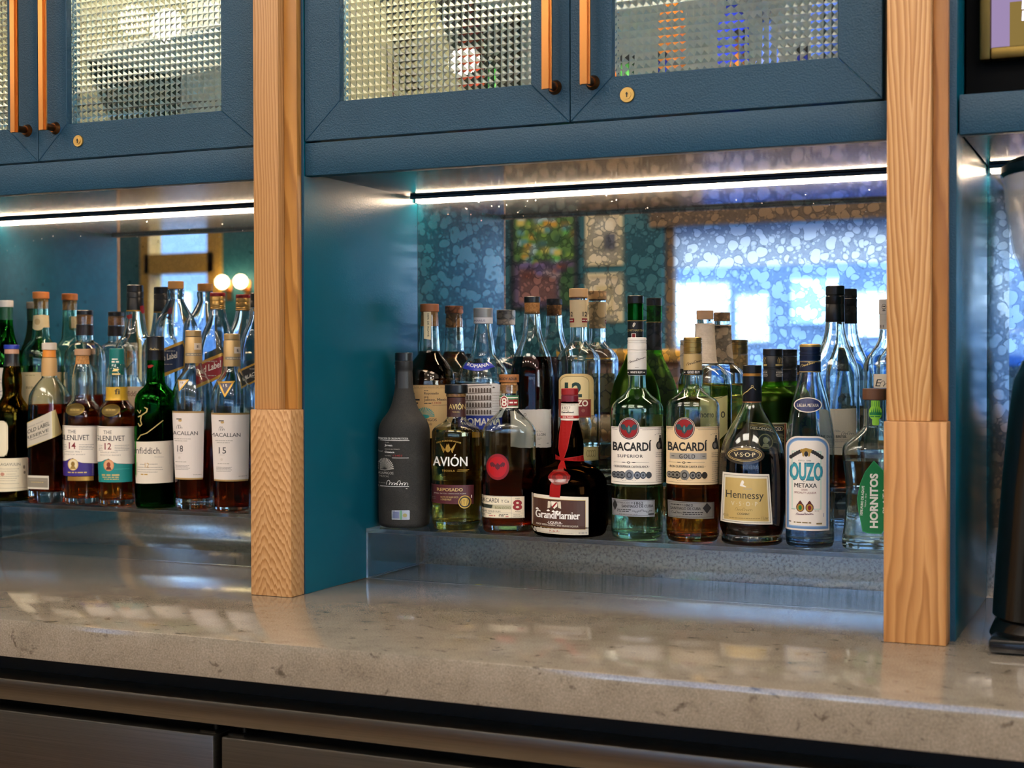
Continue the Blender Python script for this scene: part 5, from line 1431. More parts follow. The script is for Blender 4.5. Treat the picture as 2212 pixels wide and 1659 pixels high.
a.E(316, 940, 12, 26, paint('#8a7a60', .6), 1); a.E(322, 1014, 14, 20, paint('#8a7a60', .6), 1); a.micro(0, 340, 1222, 6, paint('#a6977a', .6), 1); a.done('label', 'cream paper labels')

# ---------------- square gold reserve
b = Bottle('jwg', 'A', 'square whisky bottle with slanted silver gold label, second from left in front', G3, turn=-0.64)
b.glass([(570, 42), (600, 46), (690, 48), (705, 54), (730, 73, 2.2), (770, 95, 2.8), (810, 108, 3.6), (845, 109, 4.5), (880, 108, 5.5), (1000, 109, 6), (1300, 109, 6), (1440, 108, 6), (1462, 107, 6)], CLEAR, (868, REDW), thick=.022, foot=.004)
b.cap(476, 521, 46, paint('#cdbfae', .5), label='cream cap'); b.solid('cork', [(522, 40), (569, 42)], paint('#d98428', .5), smooth=False); b.sleeve('neck_label', 572, 688, paint('#c79c64', .5, .2))
a = Art(b, 'k')
a.P([(350, 350), (760, 150), (842, 462), (830, 490), (350, 694)], PALEGOLD, 0); a.P([(350, 366), (712, 168), (718, 536), (350, 676)], paint('#cfc4b0', .45, .2), 1); a.P([(716, 172), (752, 160), (826, 456), (720, 520)], paint('#c9b37c', .4, .3), 1)
a.T('GOLD LABEL', 520, 432, 52, paint('#3a352e', .5), 2, w=330, slope=-.44, bold=.015, serif=.03); a.T('RESERVE', 526, 505, 40, paint('#3a352e', .5), 2, w=290, slope=-.42, serif=.03, bold=.01)
a.T('JOHNNIE WALKER', 500, 362, 18, GREY, 2, w=210, slope=-.46); a.script(420, 660, 580, 26, GREY, 2, 4, -.4, 4); a.frame_(0, 0, 0, 0, 0, GREY, 2); a.done('label', 'slanted silver and gold label')
a = Art(b, 'k'); a.R(390, 1052, 668, 1236, paint('#d6cebb', .5), 0); a.R(390, 1082, 656, 1212, paint('#8a8070', .5), 1); a.micro(440, 610, 1142, 8, PALEGOLD, 2); a.micro(410, 640, 1110, 4, paint('#b7ac98', .5), 2); a.done('lower_label', 'small grey plaque label')

# ---------------- the two glen bottles
def glen(key, dx, label, num, c, liq, foil):
    b = Bottle(key, 'A', label, G3)
    b.glass([(612, 47), (640, 57), (690, 64), (740, 66), (800, 66), (835, 68), (856, 80), (880, 100), (905, 115), (940, 122), (1000, 122), (1250, 121), (1440, 118), (1475, 116)], CLEAR, (880 if not foil else 758, liq), thick=.012, foot=.006)
    if foil:
        b.solid('cap', [(512, 42), (516, 46), (608, 46), (680, 48)], paint('#10706a', .4), smooth=False, label='teal foil capsule'); b.sleeve('neck_label', 758, 842, paint('#d6a82e', .4, .2))
        a = Art(b, 'i'); a.R(1440, 985, 1540, 1004, PALEGOLD, 0); a.micro(1440, 1510, 806, 16, PAPER, 0); a.micro(1436, 1524, 840, 20, PAPER, 0); a.P([(1440, 960), (1470, 925), (1530, 935), (1500, 960)], PALEGOLD, 0); a.T('fi', 1500, 1250, 66, INK, 1, w=72, serif=.05, bold=.01); a.done('neck_printing')
    else:
        b.cap(516, 556, 49, paint('#b48a68', .55), label='wooden stopper'); b.solid('cork', [(557, 40), (612, 44)], CORK, smooth=False)
    a = Art(b, 'k', .0007); X = dx
    a.E(1044 + X, 150 + (0 if not foil else 10), 122, 82, paint('#7a6428', .35, .7), 0, 32, -.22); a.E(1044 + X, 150 + (0 if not foil else 10), 104, 68, paint('#5c4a1c', .4, .6), 2, 32, -.22); a.micro(980 + X, 1100 + X, 155, 10, paint('#8f7a3a', .4, .6), 3); a.done('seal', 'oval bronze shoulder seal')
    a = Art(b, 'k'); Y = 0 if not foil else 10
    wave = [(870 + 46 * i + X, 858 + Y - 62 * math.exp(-((i - 2.7) / 1.35) ** 2) + 3 * i) for i in range(11)]
    a.P([(860 + X, 366 + Y), (1348 + X, 376 + Y), (1348 + X, 880 + Y)] + wave[::-1] + [(860 + X, 856 + Y)], paint('#efe4d4', .65), 0); a.R(880 + X, 384 + Y, 1330 + X, 388 + Y, GREY, 1)
    a.T('THE', 998 + X, 472 + Y, 46, INK, 1, w=106, serif=.035); a.T('GLENLIVET', 1030 + X, 566 + Y, 70, INK, 1, w=386, serif=.035, bold=.008)
    a.T(num, 1000 + X, 682 + Y, 84, DRED, 1, w=92, serif=.04, bold=.012)
    for i, y in enumerate((628, 652, 672, 694)): a.micro(1090 + X, 1280 + X - 14 * (i % 2), y + Y, 6, GREY, 1, i); a.micro(880 + X, 930 + X, y + Y, 6, GREY, 1, i + 7)
    a.T('SINGLE MALT', 1016 + X, 732 + Y, 18, GREY, 1, w=226, sp=1.1); a.T('SCOTCH WHISKY', 1036 + X, 770 + Y, 18, GREY, 1, w=270, sp=1.1)
    yb = 1056 + (0 if not foil else 84); xr = 1282 + X + (0 if not foil else 38)
    a.P([(p[0], p[1] + 5) for p in wave if p[0] < xr] + [(xr, 885 + Y), (xr, yb), (880 + X, yb)], c, 1)
    a.E(1012 + X, 898 + Y, 68, 80, paint('#d9b46a' if not foil else '#d08a5c', .5), 2); a.E(1012 + X, 898 + Y, 58, 70, paint('#e8d6a8' if not foil else '#e0a478', .5), 3); a.E(1010 + X, 890 + Y, 24, 34, paint('#8a6a2c' if not foil else '#8a3a22', .5), 4); a.P([(974 + X, 958 + Y), (988 + X, 920 + Y), (1032 + X, 920 + Y), (1048 + X, 958 + Y)], paint('#a08038' if not foil else '#6a2a1c', .5), 4)
    if not foil:
        a.micro(944 + X, 1190 + X, 1006, 16, PALEGOLD, 2); a.T('COGNAC CASK', 1270 + X, 965, 14, LGREY, 2, w=170, rot=-PI / 2); a.R(940 + X, 1062, 1276 + X, 1120, paint('#c99a4a', .35, .7), 0)
    else:
        a.micro(920 + X, 1170 + X, 1042, 22, PALEGOLD, 2); a.micro(930 + X, 1160 + X, 1072, 14, PALEGOLD, 2); a.micro(950 + X, 1140 + X, 1098, 12, PALEGOLD, 2); a.micro(1080 + X, 1290 + X, 960, 5, paint('#5fc0b4', .5), 2)
    a.done('label', 'cream label over a %s band' % ('teal' if foil else 'purple'))
glen('g14', 0, 'single malt bottle numbered 14 with purple band label', '14', PURPLE, WHISKY, False)
glen('g12', 490, 'single malt bottle numbered 12 with teal capsule and teal band label', '12', TEAL, AMBER, True)

# ---------------- triangular green malt
b = Bottle('gfid', 'A', 'green glass whisky bottle with cream label in the front row', G3)
b.glass([(588, 53), (640, 54), (720, 58), (745, 66), (765, 84), (785, 106), (815, 124), (850, 132), (900, 133), (1100, 132), (1400, 132), (1480, 131)], GREEN, (960, glass('#3f5a14', 1.34, name='whisky_in_green')), foot=.006)
b.solid('cap', [(435, 50), (439, 54), (520, 54), (523, 55), (527, 54), (588, 55)], BLK, smooth=False)
a = Art(b, 'j'); a.P([(296, 1124), (350, 1112), (374, 1126), (340, 1150), (306, 1156)], RED, 0); a.script(330, 430, 926, 24, PALEGOLD, 0, 4, 0, 4); a.done('neck_printing')
a = Art(b, 'l')
for pts in ([(120, 560), (160, 500), (240, 470), (330, 400), (455, 300)],): a.S(pts, 12, PALEGOLD, 0)
a.S([(130, 250), (170, 230), (240, 180), (250, 140), (215, 120)], 15, PALEGOLD, 0); a.S([(130, 340), (150, 380), (176, 350), (160, 300), (170, 240)], 13, PALEGOLD, 0); a.S([(120, 160), (150, 200), (165, 160)], 10, PALEGOLD, 0); a.done('stag_printing', 'gold antlered emblem')
a = Art(b, 'l')
a.P([(76, 590), (594, 576), (586, 1148), (94, 1160)], paint('#e6dccb', .65), 0); a.T('Glenfiddich.', 190, 750, 84, INK, 1, w=480, serif=.03, bold=.0); a.script(340, 460, 800, 16, LGREY, 1, 3, 0, 2)
a.T('12', 240, 936, 62, GOLDI, 1, w=56, serif=.03); a.micro(150, 218, 896, 7, GREY, 1); a.micro(262, 380, 892, 8, GREY, 1)
for i, y in enumerate((936, 966, 1000)): a.micro(120, (440, 450, 380)[i], y, 6, GREY, 1, i)
a.micro(160, 250, 1032, 14, GOLDI, 1); a.R(108, 870, 113, 1046, GREY, 1); a.R(540, 640, 543, 900, LGREY, 1); a.done('label', 'cream label with black lettering')

# ---------------- two broad-shouldered malts
def mac(key, dx, dy, num, label, tri):
    b = Bottle(key, 'A', label, G3)
    b.glass([(606 + dy, 52), (622 + dy, 54), (645 + dy, 62), (680 + dy, 84), (715 + dy, 107), (755 + dy, 123), (800 + dy, 133), (850 + dy, 136), (910 + dy, 134), (1100 + dy, 128), (1300 + dy, 121), (1440 + dy, 117), (1490 + dy, 116)], CLEAR, (1035 + dy if num == '18' else 1090 + dy, REDW), thick=.020 if num == '18' else .008, foot=.005)
    b.solid('cap', [(397 + dy, 46), (401 + dy, 51), (436 + dy, 51)], paint('#c0a06a', .4, .5), smooth=False, label='gold cap'); b.solid('neck_foil', [(440 + dy, 50), (444 + dy, 52), (606 + dy, 54)], paint('#c4a470', .42, .4), smooth=False, label='gold neck foil')
    b.solid('cap_ring', [(436.5 + dy, 49), (439.5 + dy, 49)], BLK, smooth=False, skin=False)
    a = Art(b, 'j'); X = 0 if num == '18' else 510; Y = 0 if num == '18' else 48
    a.R(890 + X, 838 + Y, 976 + X, 922 + Y, paint('#e6d9c8', .6), 0); a.T('E', 938 + X, 900 + Y, 36, INK, 1, w=30, serif=.05); a.R(780 + X, 965 + Y, 990 + X, 1000 + Y, paint('#8f8878', .4, .4), 0); a.micro(800 + X, 980 + X, 984 + Y, 10, paint('#d8c8a0', .4, .3), 1); a.done('neck_printing', 'white stamp and grey band on the foil')
    a = Art(b, 'j', .0006)
    if num == '18': a.P([(686, 1304), (826, 1300), (706, 1452)], GOLDI, 0); a.P([(700, 1318), (800, 1312), (712, 1420)], paint('#d8ccc4', .5), 1); a.T('18', 736, 1352, 24, INK, 2, w=34)
    else: a.P([(1192, 1326), (1410, 1318), (1282, 1530)], GOLDI, 0); a.P([(1226, 1348), (1372, 1342), (1284, 1484)], paint('#3a3550', .4), 1); a.T('15', 1288, 1394, 34, PAPER, 2, w=54, serif=.03)
    a.done('shoulder_badge', 'gold triangle badge')
    a = Art(b, 'l'); X = 0 if num == '18' else 560; Y = 0 if num == '18' else 24; xl = 600 if num == '18' else 1135; xr = 1022 if num == '18' else 1646
    d = 20
    a.P([(xl, 172 + Y), (xr, 172 + Y), (xr - d - 4, 1104 + Y), (xl + d + 14, 1104 + Y)], paint('#c9a66a', .4, .4), 0); a.P([(xl, 196 + Y), (xr, 196 + Y), (xr - d, 1082 + Y), (xl + d + 14, 1082 + Y)], paint('#ece3dc', .6), 1)
    a.R(xl + 4, 182 + Y, xr - 4, 185 + Y, paint('#5a4a30', .5), 1)
    cx = 690 + (580 if num != '18' else 0)
    a.micro(cx - 34, cx + 34, 278 + Y, 16, paint('#5a5148', .6), 2); a.E(cx + 14, 300 + Y, 24, 16, paint('#c9a66a', .5), 2); a.script(cx - 30, cx + 34, 410 + Y, 52, INK, 2, 5, 0, 3)
    a.T('MACALLAN', cx + 56, 496 + Y, 50, INK, 2, w=386 if num == '18' else 400, serif=.04, bold=.006); a.micro(cx - 80, cx + 160, 548 + Y, 9, LGREY, 2); a.micro(cx - 60, cx + 110, 576 + Y, 9, LGREY, 2)
    a.T(num, cx + 12, 724 + Y, 84, INK, 2, w=78 if num == '18' else 100, serif=.035); a.R(cx - 30, 742 + Y, cx + 42, 746 + Y, LGREY, 2); a.E(cx + 2, 806 + Y, 16, 18, paint('#dcd2c6', .6), 2)
    a.micro(cx - 50, cx + 110, 862 + Y, 10, LGREY, 2)
    for i in range(4): a.micro(cx - 70, cx + 140 - 20 * (i % 2), 912 + 18 * i + Y, 6, GREY, 2, i)
    a.micro(xr - 150, xr - 40, 1036 + Y, 8, LGREY, 2); a.done('label', 'tall pale label')
mac('m18', 0, 0, '18', 'gold capped malt bottle numbered 18 with tall pale label', True)
mac('m15', 0, 21, '15', 'gold capped malt bottle numbered 15 beside the left post', True)

# ================================================================ left alcove, back row
b = Bottle('jame', 'A', 'green whiskey bottle with white cap at the left edge of the back row', G4)
b.glass([(250, 44), (340, 44), (400, 50), (450, 60), (500, 78), (550, 98), (600, 112), (660, 118), (900, 118), (1150, 116)], GREEN, (520, glass('#6f8f24', 1.34, name='whiskey_in_green')))
b.cap(206, 249, 48, paint('#e6ded2', .5), label='white cap'); b.sleeve('neck_label', 252, 330, paint('#16502a', .4))
a = Art(b, 'i'); a.P([(-60, 916), (90, 916), (90, 1400), (-60, 1400)], PAPER, 0); a.E(10, 1160, 40, 60, LGREY, 1); a.E(10, 1160, 32, 50, PAPER, 2); a.micro(0, 80, 1060, 8, GREY, 1); a.micro(0, 80, 1260, 8, GREY, 1); a.done('label', 'white label')
b = Bottle('ocork', 'A', 'clear bourbon bottle with orange cork and cream neck tag', G4)
b.glass([(198, 44), (206, 48), (214, 46), (300, 46), (400, 52), (450, 58), (475, 76), (500, 100), (530, 118), (570, 125), (620, 126), (1150, 124)], CLEARG, (620, glass('#d8d2a0', 1.34, name='pale_whiskey')))
b.cap(152, 194, 51, paint('#d07a34', .55), label='orange stopper'); b.solid('cork', [(195, 42), (258, 42)], CORK, smooth=False, skin=False)
a = Art(b, 'i', .0006); a.P([(420, 250), (540, 240), (652, 250), (656, 400), (560, 402), (530, 434), (490, 440), (450, 430), (416, 400)], paint('#e6cf9c', .6), 0); a.E(486, 330, 34, 40, paint('#c9ac74', .6), 1); a.done('neck_tag', 'cream paper neck tag')
a = Art(b, 'i'); a.R(290, 972, 830, 1500, paint('#d9c596', .65), 0); a.T('BIB', 390, 1180, 30, paint('#7a6a48', .6), 1, w=90, serif=.03); a.micro(340, 460, 1010, 10, paint('#b09a68', .6), 1); a.done('label', 'tan label')
b = Bottle('bcork', 'A', 'round decanter-like clear whiskey bottle with black topped cork', G4)
b.glass([(298, 49), (306, 52), (360, 52), (440, 53), (466, 56), (482, 84), (500, 104), (530, 122), (580, 130), (640, 132), (900, 132), (1150, 128)], CLEAR, (810, REDW))
b.solid('cap', [(268, 47), (272, 52), (296, 52)], BLK, smooth=False, label='black stopper top'); b.solid('cork', [(297, 45), (358, 46)], CORK, smooth=False, skin=False); b.sleeve('neck_band', 362, 428, paint('#241812', .4))
a = Art(b, 'i', .0001); mm = glass('#e6eeee', 1.5)
for i in range(16): a.S([(1036 + 196 * math.cos(PI + PI * i / 15), 1060 + 220 * math.sin(PI + PI * i / 15)), (1036 + 196 * math.cos(PI + PI * (i + 1) / 15), 1060 + 220 * math.sin(PI + PI * (i + 1) / 15))], 16, mm, 0) if i < 15 else None
a.done('embossing', 'raised arch in the glass')
b = Bottle('tallb', 'A', 'tall clear malt bottle with black capsule and red wax drips', G4)
b.glass([(276, 55), (300, 58), (360, 66), (410, 76), (440, 88), (462, 106), (490, 121), (520, 127), (600, 128), (900, 128), (1150, 126)], CLEAR, (1060, AMBER))
b.solid('cap', [(107, 47), (111, 52), (150, 53), (152, 51), (156, 53), (188, 53), (190, 50), (196, 52), (268, 55)], BLK, smooth=False); b.solid('cap_line', [(268.5, 55.5), (275, 55.5)], GOLDI, smooth=False)
a = Art(b, 'j', .0008); a.P([(188, 372), (220, 356), (254, 372), (260, 450), (216, 462), (194, 420)], RED, 0); a.P([(32, 486), (96, 470), (100, 520), (60, 536), (36, 514)], RED, 0); a.done('wax_drips', 'small red wax drips')
a = Art(b, 'j'); a.R(10, 1390, 280, 1700, paint('#dcc4a4', .65), 0); a.T('Glenfiddich', 60, 1510, 66, paint('#7a4038', .6), 1, w=300, serif=.03); a.done('label', 'beige label')

def walker(key, cx, label, capm, cname, fill, edge, fr, poly, inner, txt, tx, ty, tw, cap_, slope, sq=True):
    b = Bottle(key, 'A', label, G4, turn=-0.60)
    if key == 'jwbl':
        b.glass([(134, 47), (140, 53), (160, 54), (182, 50), (200, 50), (226, 60), (270, 82, 2.2), (320, 104, 2.8), (370, 116, 3.6), (420, 115, 4.6), (470, 113, 5.5), (600, 114, 6), (1150, 114, 6)], CLEARB, None)
        b.cap(83, 131, 50, paint('#c08a44', .5), label='gold-brown stopper')
    else:
        y0 = 262 if key == 'jwr' else 250
        b.glass([(y0, 47), (y0 + 10, 50), (310, 57), (350, 70), (400, 88, 2.3), (450, 98, 3), (500, 104, 4), (550, 107, 5), (650, 108, 6), (1150, 108, 6)], CLEARB, None)
        if key == 'jwr':
            b.solid('cap', [(180, 47), (184, 49), (206, 49), (208, 47), (212, 49), (236, 49), (238, 46), (242, 49), (248, 49), (250, 46), (254, 50), (262, 50)], paint('#c9a05a', .35, .7), smooth=False, label='gold screw cap'); b.solid('cap_top', [(156, 44), (160, 49), (179, 49)], RED, smooth=False, label='red cap top')
        else:
            b.solid('cap', [(158, 45), (162, 49), (206, 49), (208, 47), (212, 49), (250, 50)], BLK, smooth=False, label='black cap')
    a = Art(b, fr); a.P(poly, edge, 0); a.P(inner, fill, 1)
    a.T(txt, tx, ty, cap_, PAPER, 2, w=tw, slope=slope, bold=.01, serif=.03); (x0, y0_), (x1, _) = inner[0], inner[1]
    a.micro(tx - tw * .45, tx + tw * .3, ty + cap_ * .75, cap_ * .12, LGREY, 2); a.micro(tx - tw * .3, tx + tw * .4, ty - cap_ * 1.5, cap_ * .14, LGREY, 2)
    a.done('label', cname + ' slanted label')
walker('jwbl', 1128, 'square clear whisky bottle with dark blue slanted label', None, 'dark blue', paint('#1a2c4c', .45), GOLDI, 'j', [(380, 960), (742, 806), (776, 900), (764, 1150), (540, 1250), (380, 1320)], [(380, 990), (734, 850), (752, 900), (744, 1130), (540, 1206), (380, 1270)], 'Blue Label', 545, 1052, 250, 74, -.22)
walker('jwr', 1395, 'square clear whisky bottle with red slanted label and red-topped gold cap', None, 'red', paint('#8e1f2a', .45), GOLDI, 'j', [(860, 1120), (1250, 960), (1262, 1010), (1236, 1260), (1120, 1330), (860, 1440)], [(860, 1160), (1250, 1000), (1256, 1020), (1230, 1230), (1120, 1290), (860, 1400)], 'Red Label', 1080, 1190, 300, 80, -.35)
walker('jwbk', 1655, 'square clear whisky bottle with black slanted label, mostly behind the left post', None, 'black', paint('#16181c', .45), GOLDI, 'j', [(1490, 1170), (1900, 980), (1900, 1200), (1500, 1420)], [(1500, 1190), (1900, 1006), (1900, 1176), (1510, 1392)], 'BLACK LABEL', 1690, 1236, 300, 46, -.46)
bpy.data.objects.remove(_fo); bpy.data.curves.remove(_fc)

# ================================================================ bottles dimly seen through the pressed glass
G5 = 'bottles inside the middle cabinet'
def inside(x, y, r, h, m, lb, neck=True):
    t = tag(empty('liquor_bottle', (x, y, ZC + 0.6554)), lb, 'bottle', G5)
    bm = bmesh.new()
    lathe(bm, [(0, 0.0005), (r * .9, 0), (r, .004), (r, h * .55), (r * .9, h * .62), (r * .42, h * .74), (r * .36, h * .9), (r * .36, h * .92), (0, h * .92)], 28, closed=False)
    link('body', bm, m, t, 40)
    bm = bmesh.new(); lathe(bm, [(r * .4, h * .9205), (r * .4, h)], 24); link('cap', bm, BLK, t, 40)
inside(-0.575, -0.12, .024, .17, paint('#2438c8', .2), 'deep blue bottle behind the right pressed glass pane near its lock side')
inside(-0.425, -0.16, .024, .21, paint('#4a6ad8', .2), 'paler blue bottle behind the right pressed glass pane beside the post')
inside(-0.665, -0.14, .022, .20, paint('#b0641c', .2), 'amber bottle behind the right pressed glass pane near the handle')
inside(-1.020, -0.10, .022, .19, paint('#7a2a16', .25), 'red-brown bottle in the middle of the left pressed glass pane')
inside(-0.850, -0.14, .024, .18, paint('#2c6a2c', .25), 'green bottle behind the left pressed glass pane near the handle')

# ================================================================ THE ROOM ACROSS THE BAR, seen only in the mirrors
FRAMEW = paint('#74593a', 0.55, name='brown_window_wood')
GLZ = sheet('#f4f8f8', 0.0, 1.45, 'window_glass')
# street window
bm = bmesh.new()
box(bm, wx0 - .06, wx1 + .06, RY, RY + .05, wz1 - .005, wz1 + .17)
for x in (wx0, .2, 1.9, wx1 - .05): box(bm, x, x + .05, RY - .11, RY - .05, wz0, wz1)
box(bm, wx0, wx1, RY - .11, RY + .04, wz0 - .04, wz0)
w1 = structure(link('window_1', bm, FRAMEW))
bm = bmesh.new(); box(bm, wx0 + .05, wx1 - .05, RY - .085, RY - .08, wz0, wz1); link('glass_pane', bm, GLZ, w1)
m, n, l, bs = mat('roller_blind'); n.remove(bs); o_ = [q for q in n if q.type == 'OUTPUT_MATERIAL'][0]
tr = n.new('ShaderNodeBsdfTranslucent'); tr.inputs[0].default_value = (.74, .76, .80, 1); df = n.new('ShaderNodeBsdfDiffuse'); df.inputs[0].default_value = (.5, .53, .58, 1); mx = n.new('ShaderNodeMixShader'); mx.inputs[0].default_value = .2
l.new(tr.outputs[0], mx.inputs[1]); l.new(df.outputs[0], mx.inputs[2]); l.new(mx.outputs[0], o_.inputs[0])
bl = boxo('roller_blind', (wx0 + .06, wx1 - .06, RY - .035, RY - .033, 1.80, wz1 - .01), m)
tag(bl, 'pale translucent roller blind half lowered over the street window', 'blind')
# tall left window with a gilt-coloured frame
bm = bmesh.new()
for d in ((lx0 - .03, lx0 + .04), (lx1 - .05, lx1 + .05)): box(bm, d[0], d[1], RY - .1, RY + .03, lz0, lz1)
for z0, z1 in ((lz0 - .03, lz0 + .03), (1.86, 1.99), (lz1 - .04, lz1 + .03)): box(bm, lx0, lx1, RY - .1, RY + .03, z0, z1)
w2 = structure(link('window_2', bm, paint('#b08a3c', .45)))
bm = bmesh.new(); box(bm, lx0 + .04, lx1 - .05, RY - .07, RY - .065, lz0 + .03, lz1 - .04); link('glass_pane', bm, GLZ, w2)
# light from the sky enters through the two openings
for nm, x0, x1, z0, z1 in (('window_light', wx0, wx1, wz0, wz1), ('window_light', lx0, lx1, lz0, lz1)):
    L = bpy.data.lights.new(nm, 'AREA'); L.shape = 'RECTANGLE'; L.size = x1 - x0; L.size_y = z1 - z0; L.cycles.is_portal = True
    o = bpy.data.objects.new(nm, L); COL.objects.link(o); o.location = ((x0 + x1) / 2, RY - .17, (z0 + z1) / 2); o.rotation_euler = (PI / 2, 0, 0)
L = bpy.data.lights.new('window_light', 'AREA'); L.shape = 'RECTANGLE'; L.size = ry1 - ry0; L.size_y = rz1 - rz0; L.cycles.is_portal = True
o = bpy.data.objects.new('window_light', L); COL.objects.link(o); o.location = (RX1 + .16, (ry0 + ry1) / 2, (rz0 + rz1) / 2); o.rotation_euler = (PI / 2, 0, PI / 2)
bm = bmesh.new()
for y in (ry0, -3.4, ry1 - .05): box(bm, RX1 + .05, RX1 + .1, y, y + .05, rz0, rz1)
for z in (rz0, rz1 - .05): box(bm, RX1 + .04, RX1 + .11, ry0, ry1, z, z + .05)
w3 = structure(link('added_side_window', bm, FRAMEW))  # out-of-view side window, added as a source of daylight
bm = bmesh.new(); box(bm, RX1 + .07, RX1 + .075, ry0 + .05, ry1 - .05, rz0 + .05, rz1 - .05); link('glass_pane', bm, GLZ, w3)
# street
structure(boxo('ground', (-40, 40, -40, 20, -.25, -.15), paint('#3f5678', .8, name='grey_pavement')))
# the building over the road: dark blue-grey, shopfronts painted pale to stand in for glare
bm = bmesh.new(); box(bm, -40, 25, -21, -20, 2.7, 7.5, 0); box(bm, -40, 25, -21, -20, -.15, 2.7, 0)
rb = random.Random(11); x = -38
while x < 22:
    w = rb.uniform(.3, .9); box(bm, x, x + w, -19.99, -19.9, rb.uniform(1.55, 1.9), rb.uniform(2.3, 2.65), rb.choice((1, 1, 2))); x += w + rb.uniform(.1, .6)
bd = link('backdrop_building', bm, [paint('#4a6284', .8), paint('#c9d6e6', .7), paint('#86a6d2', .7)]); structure(bd)
def wheel(bm, x, y, r): lathe(bm, [(r * .5, -.1), (r, -.09), (r, .09), (r * .5, .1)], 24, 0, Matrix.Translation((x, y, r - .15)) @ Matrix.Rotation(PI / 2, 4, 'X'))
car = tag(empty('car', (-1.2, -9.3, -.15)), 'blue car parked outside the street window', 'car')
bm = bmesh.new()
prism(bm, [(-3.2, .05), (.9, .05), (.95, .45), (.8, .72), (-.1, .85), (-.75, 1.32), (-2.1, 1.36), (-2.9, .95), (-3.25, .85)], -10.1, -8.5, 'Y')
bmesh.ops.bevel(bm, geom=bm.edges[:], offset=.08, segments=2, affect='EDGES')
o = link('body', bm, paint('#1d4a92', .3, coat=.5), car, 40); o.location = -car.location
bm = bmesh.new(); prism(bm, [(-.28, .88), (-.8, 1.25), (-2.05, 1.28), (-2.6, .93)], -8.497, -8.49, 'Y'); o = link('side_window', bm, paint('#20303c', .1), car); o.location = -car.location
for x in (.1, -2.5):
    bm = bmesh.new(); wheel(bm, x, -8.55, .32); o = link('wheel', bm, BLKM, car, 40); o.location = -car.location
# pictures on the teal wall
def picture(x0, x1, z0, z1, fm, cells, lb):
    p = tag(empty('framed_picture', ((x0 + x1) / 2, RY + .01, z0)), lb, 'picture', 'pictures on the teal wall')
    bm = bmesh.new(); w = .022
    for d in ((x0, x0 + w, z0, z1), (x1 - w, x1, z0, z1), (x0 + w, x1 - w, z0, z0 + w), (x0 + w, x1 - w, z1 - w, z1)): box(bm, d[0], d[1], RY + .001, RY + .03, d[2], d[3])
    o = link('frame', bm, fm, p); o.location = -p.location
    bm = bmesh.new(); box(bm, x0 + w, x1 - w, RY + .001, RY + .012, z0 + w, z1 - w); mats = [paint('#d8ccb4', .7)]
    for k, (u0, u1, v0, v1, c) in enumerate(cells):
        X = lambda u: x1 - w - (x1 - x0 - 2 * w) * u; Z = lambda v: z0 + w + (z1 - z0 - 2 * w) * v
        f = bm.faces.new([bm.verts.new((X(u), RY + .0125 + .0003 * k, Z(v))) for u, v in ((u0, v0), (u0, v1), (u1, v1), (u1, v0))]); f.material_index = len(mats); mats.append(paint(c, .6))
    o = link('print', bm, mats, p); o.location = -p.location
rq = random.Random(3)
cl = [(0, 1, 0, 1, '#5a4a6a'), (0, 1, .5, 1, '#4f7a34'), (0, .25, 0, .42, '#2c5a2c'), (.3, .92, .05, .4, '#8f5f58')]
for i in range(60): u, v = rq.random() * .86, .46 + rq.random() * .48; cl.append((u, u + .12, v, v + .06, rq.choice(['#7fa83a', '#3f7a3c', '#c99a2c', '#4f8f8f', '#9fc0c8', '#2c5a30', '#d0c060', '#5fae4a'])))
for i in range(14): u, v = .1 + rq.random() * .7, .3 + rq.random() * .14; cl.append((u, u + .16, v, v + .05, rq.choice(['#6a5a8a', '#8a4a3a', '#4a3a5a', '#a08a90'])))
DK = paint('#0f1e26', .5)
picture(-3.42, -3.00, ZC + .66, ZC + 1.23, DK, cl, 'green and purple picture on the teal wall seen in the mirror')
cl2 = [(.12, .5, .25, .62, '#5a6070'), (.5, .9, .2, .5, '#b0a890'), (.2, .8, .7, .9, '#e8e0cc')]
picture(-2.95, -2.73, ZC + .905, ZC + 1.205, paint('#d6c8a4', .6), cl2, 'small cream picture on the teal wall, upper of two')
picture(-2.95, -2.73, ZC + .585, ZC + .862, paint('#d6c8a4', .6), [(.2, .8, .1, .8, '#c9b88c'), (.3, .7, .3, .6, '#e2d6b4')], 'small cream picture on the teal wall, lower of two')
# host stand; the orange light on its top is put in as gold colour
hs = tag(empty('host_stand', (-2.5, -5.1, 0)), 'dark wooden host stand with a top coloured golden as if lit, by the window', 'stand')
bm = bmesh.new(); box(bm, -2.78, -2.22, -5.36, -4.92, 0, 1.28, bev=.01); o = link('body', bm, paint('#5a3418', .4), hs, 40); o.location = -hs.location
bm = bmesh.new(); box(bm, -2.84, -2.16, -5.42, -4.86, 1.281, 1.34, bev=.008); o = link('top', bm, paint('#d9a23c', .35, .5), hs, 40); o.location = -hs.location
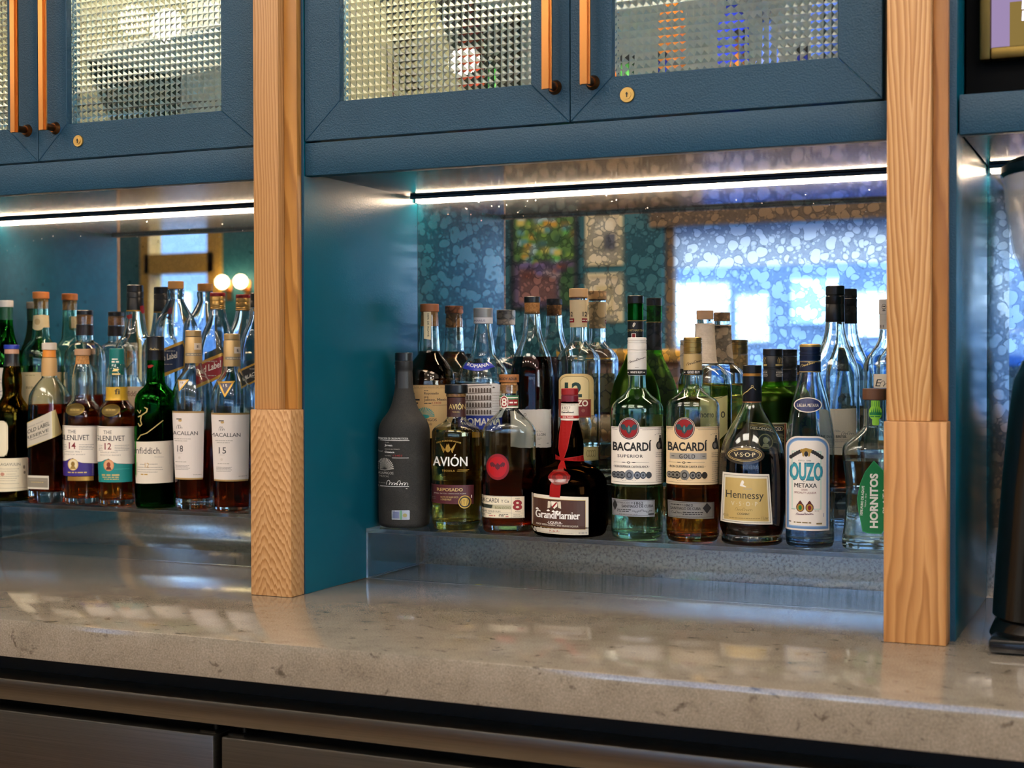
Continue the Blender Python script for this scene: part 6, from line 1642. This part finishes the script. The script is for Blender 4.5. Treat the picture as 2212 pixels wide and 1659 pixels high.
# wall sconces
for x, lb in ((-5.255, 'glowing globe wall lamp nearer the street window'), (-5.395, 'glowing globe wall lamp beside the tall window')):
    s = tag(empty('wall_lamp', (x, RY, ZC + .82)), lb, 'lamp', 'globe wall lamps')
    bm = bmesh.new(); box(bm, -.02, .02, .0005, .012, -.06, .06); rod(bm, (0, .012, 0), (0, .07, 0), .008); link('bracket', bm, BRASS, s, 40)
    bm = bmesh.new(); bmesh.ops.create_uvsphere(bm, u_segments=20, v_segments=12, radius=.042); bmesh.ops.translate(bm, verts=bm.verts[:], vec=(0, .085, .05)); link('globe', bm, emit('#ffd9a0', 14), s, 60)
# front counter of the bar, between the aisle and the room
fb = tag(empty('bar_counter', (0, -3.25, 0)), 'long wooden front bar counter across the aisle', 'counter')
bm = bmesh.new(); box(bm, -6.2, 3.6, -3.5, -3.05, 0, 1.0); o = link('body', bm, paint('#8d6a48', .5), fb); o.location = -fb.location
bm = bmesh.new(); box(bm, -6.25, 3.65, -3.6, -2.98, 1.0005, 1.045, bev=.006); o = link('top', bm, paint('#a98a66', .3), fb, 40); o.location = -fb.location
# pendant bulbs over the front counter
BULB = emit('#ffe8d0', 110.0, 'warm_bulb')
pk = None
for i in range(9):
    x = -4.2 + .8 * i
    t = tag(empty('pendant_lamp', (x, -2.75, 3.1)), 'bare warm globe pendant hanging in a row over the front bar', 'lamp', 'globe pendants over the front bar')
    bm = bmesh.new(); rod(bm, (0, 0, -.001), (0, 0, -.03), .05, 20); rod(bm, (0, 0, -.03), (0, 0, -.52), .004, 8); link('cord', bm, BLKM, t, 40)
    bm = bmesh.new(); bmesh.ops.create_uvsphere(bm, u_segments=20, v_segments=12, radius=.055); bmesh.ops.translate(bm, verts=bm.verts[:], vec=(0, 0, -.575)); link('globe', bm, BULB, t, 60)
# unseen light panels added above the aisle as soft fill
PAN = emit('#fff3e4', 8.5, 'fill_panel_glow')
for x, lb in ((-3.1, 'unseen fill light panel added over the left of the aisle'), (-1.2, 'unseen fill light panel added over the middle of the aisle'), (0.7, 'unseen fill light panel added over the right of the aisle')):
    t = tag(empty('added_fill_panel', (x, -2.2, 3.1)), lb, 'light', 'added fill light panels')
    bm = bmesh.new()
    for d in ((-.62, .62, -.44, -.41), (-.62, .62, .41, .44), (-.62, -.59, -.41, .41), (.59, .62, -.41, .41)): box(bm, d[0], d[1], d[2], d[3], -.03, -.0005)
    link('frame', bm, ALU, t)
    bm = bmesh.new(); box(bm, -.589, .589, -.409, .409, -.02, -.0006); link('diffuser', bm, PAN, t)
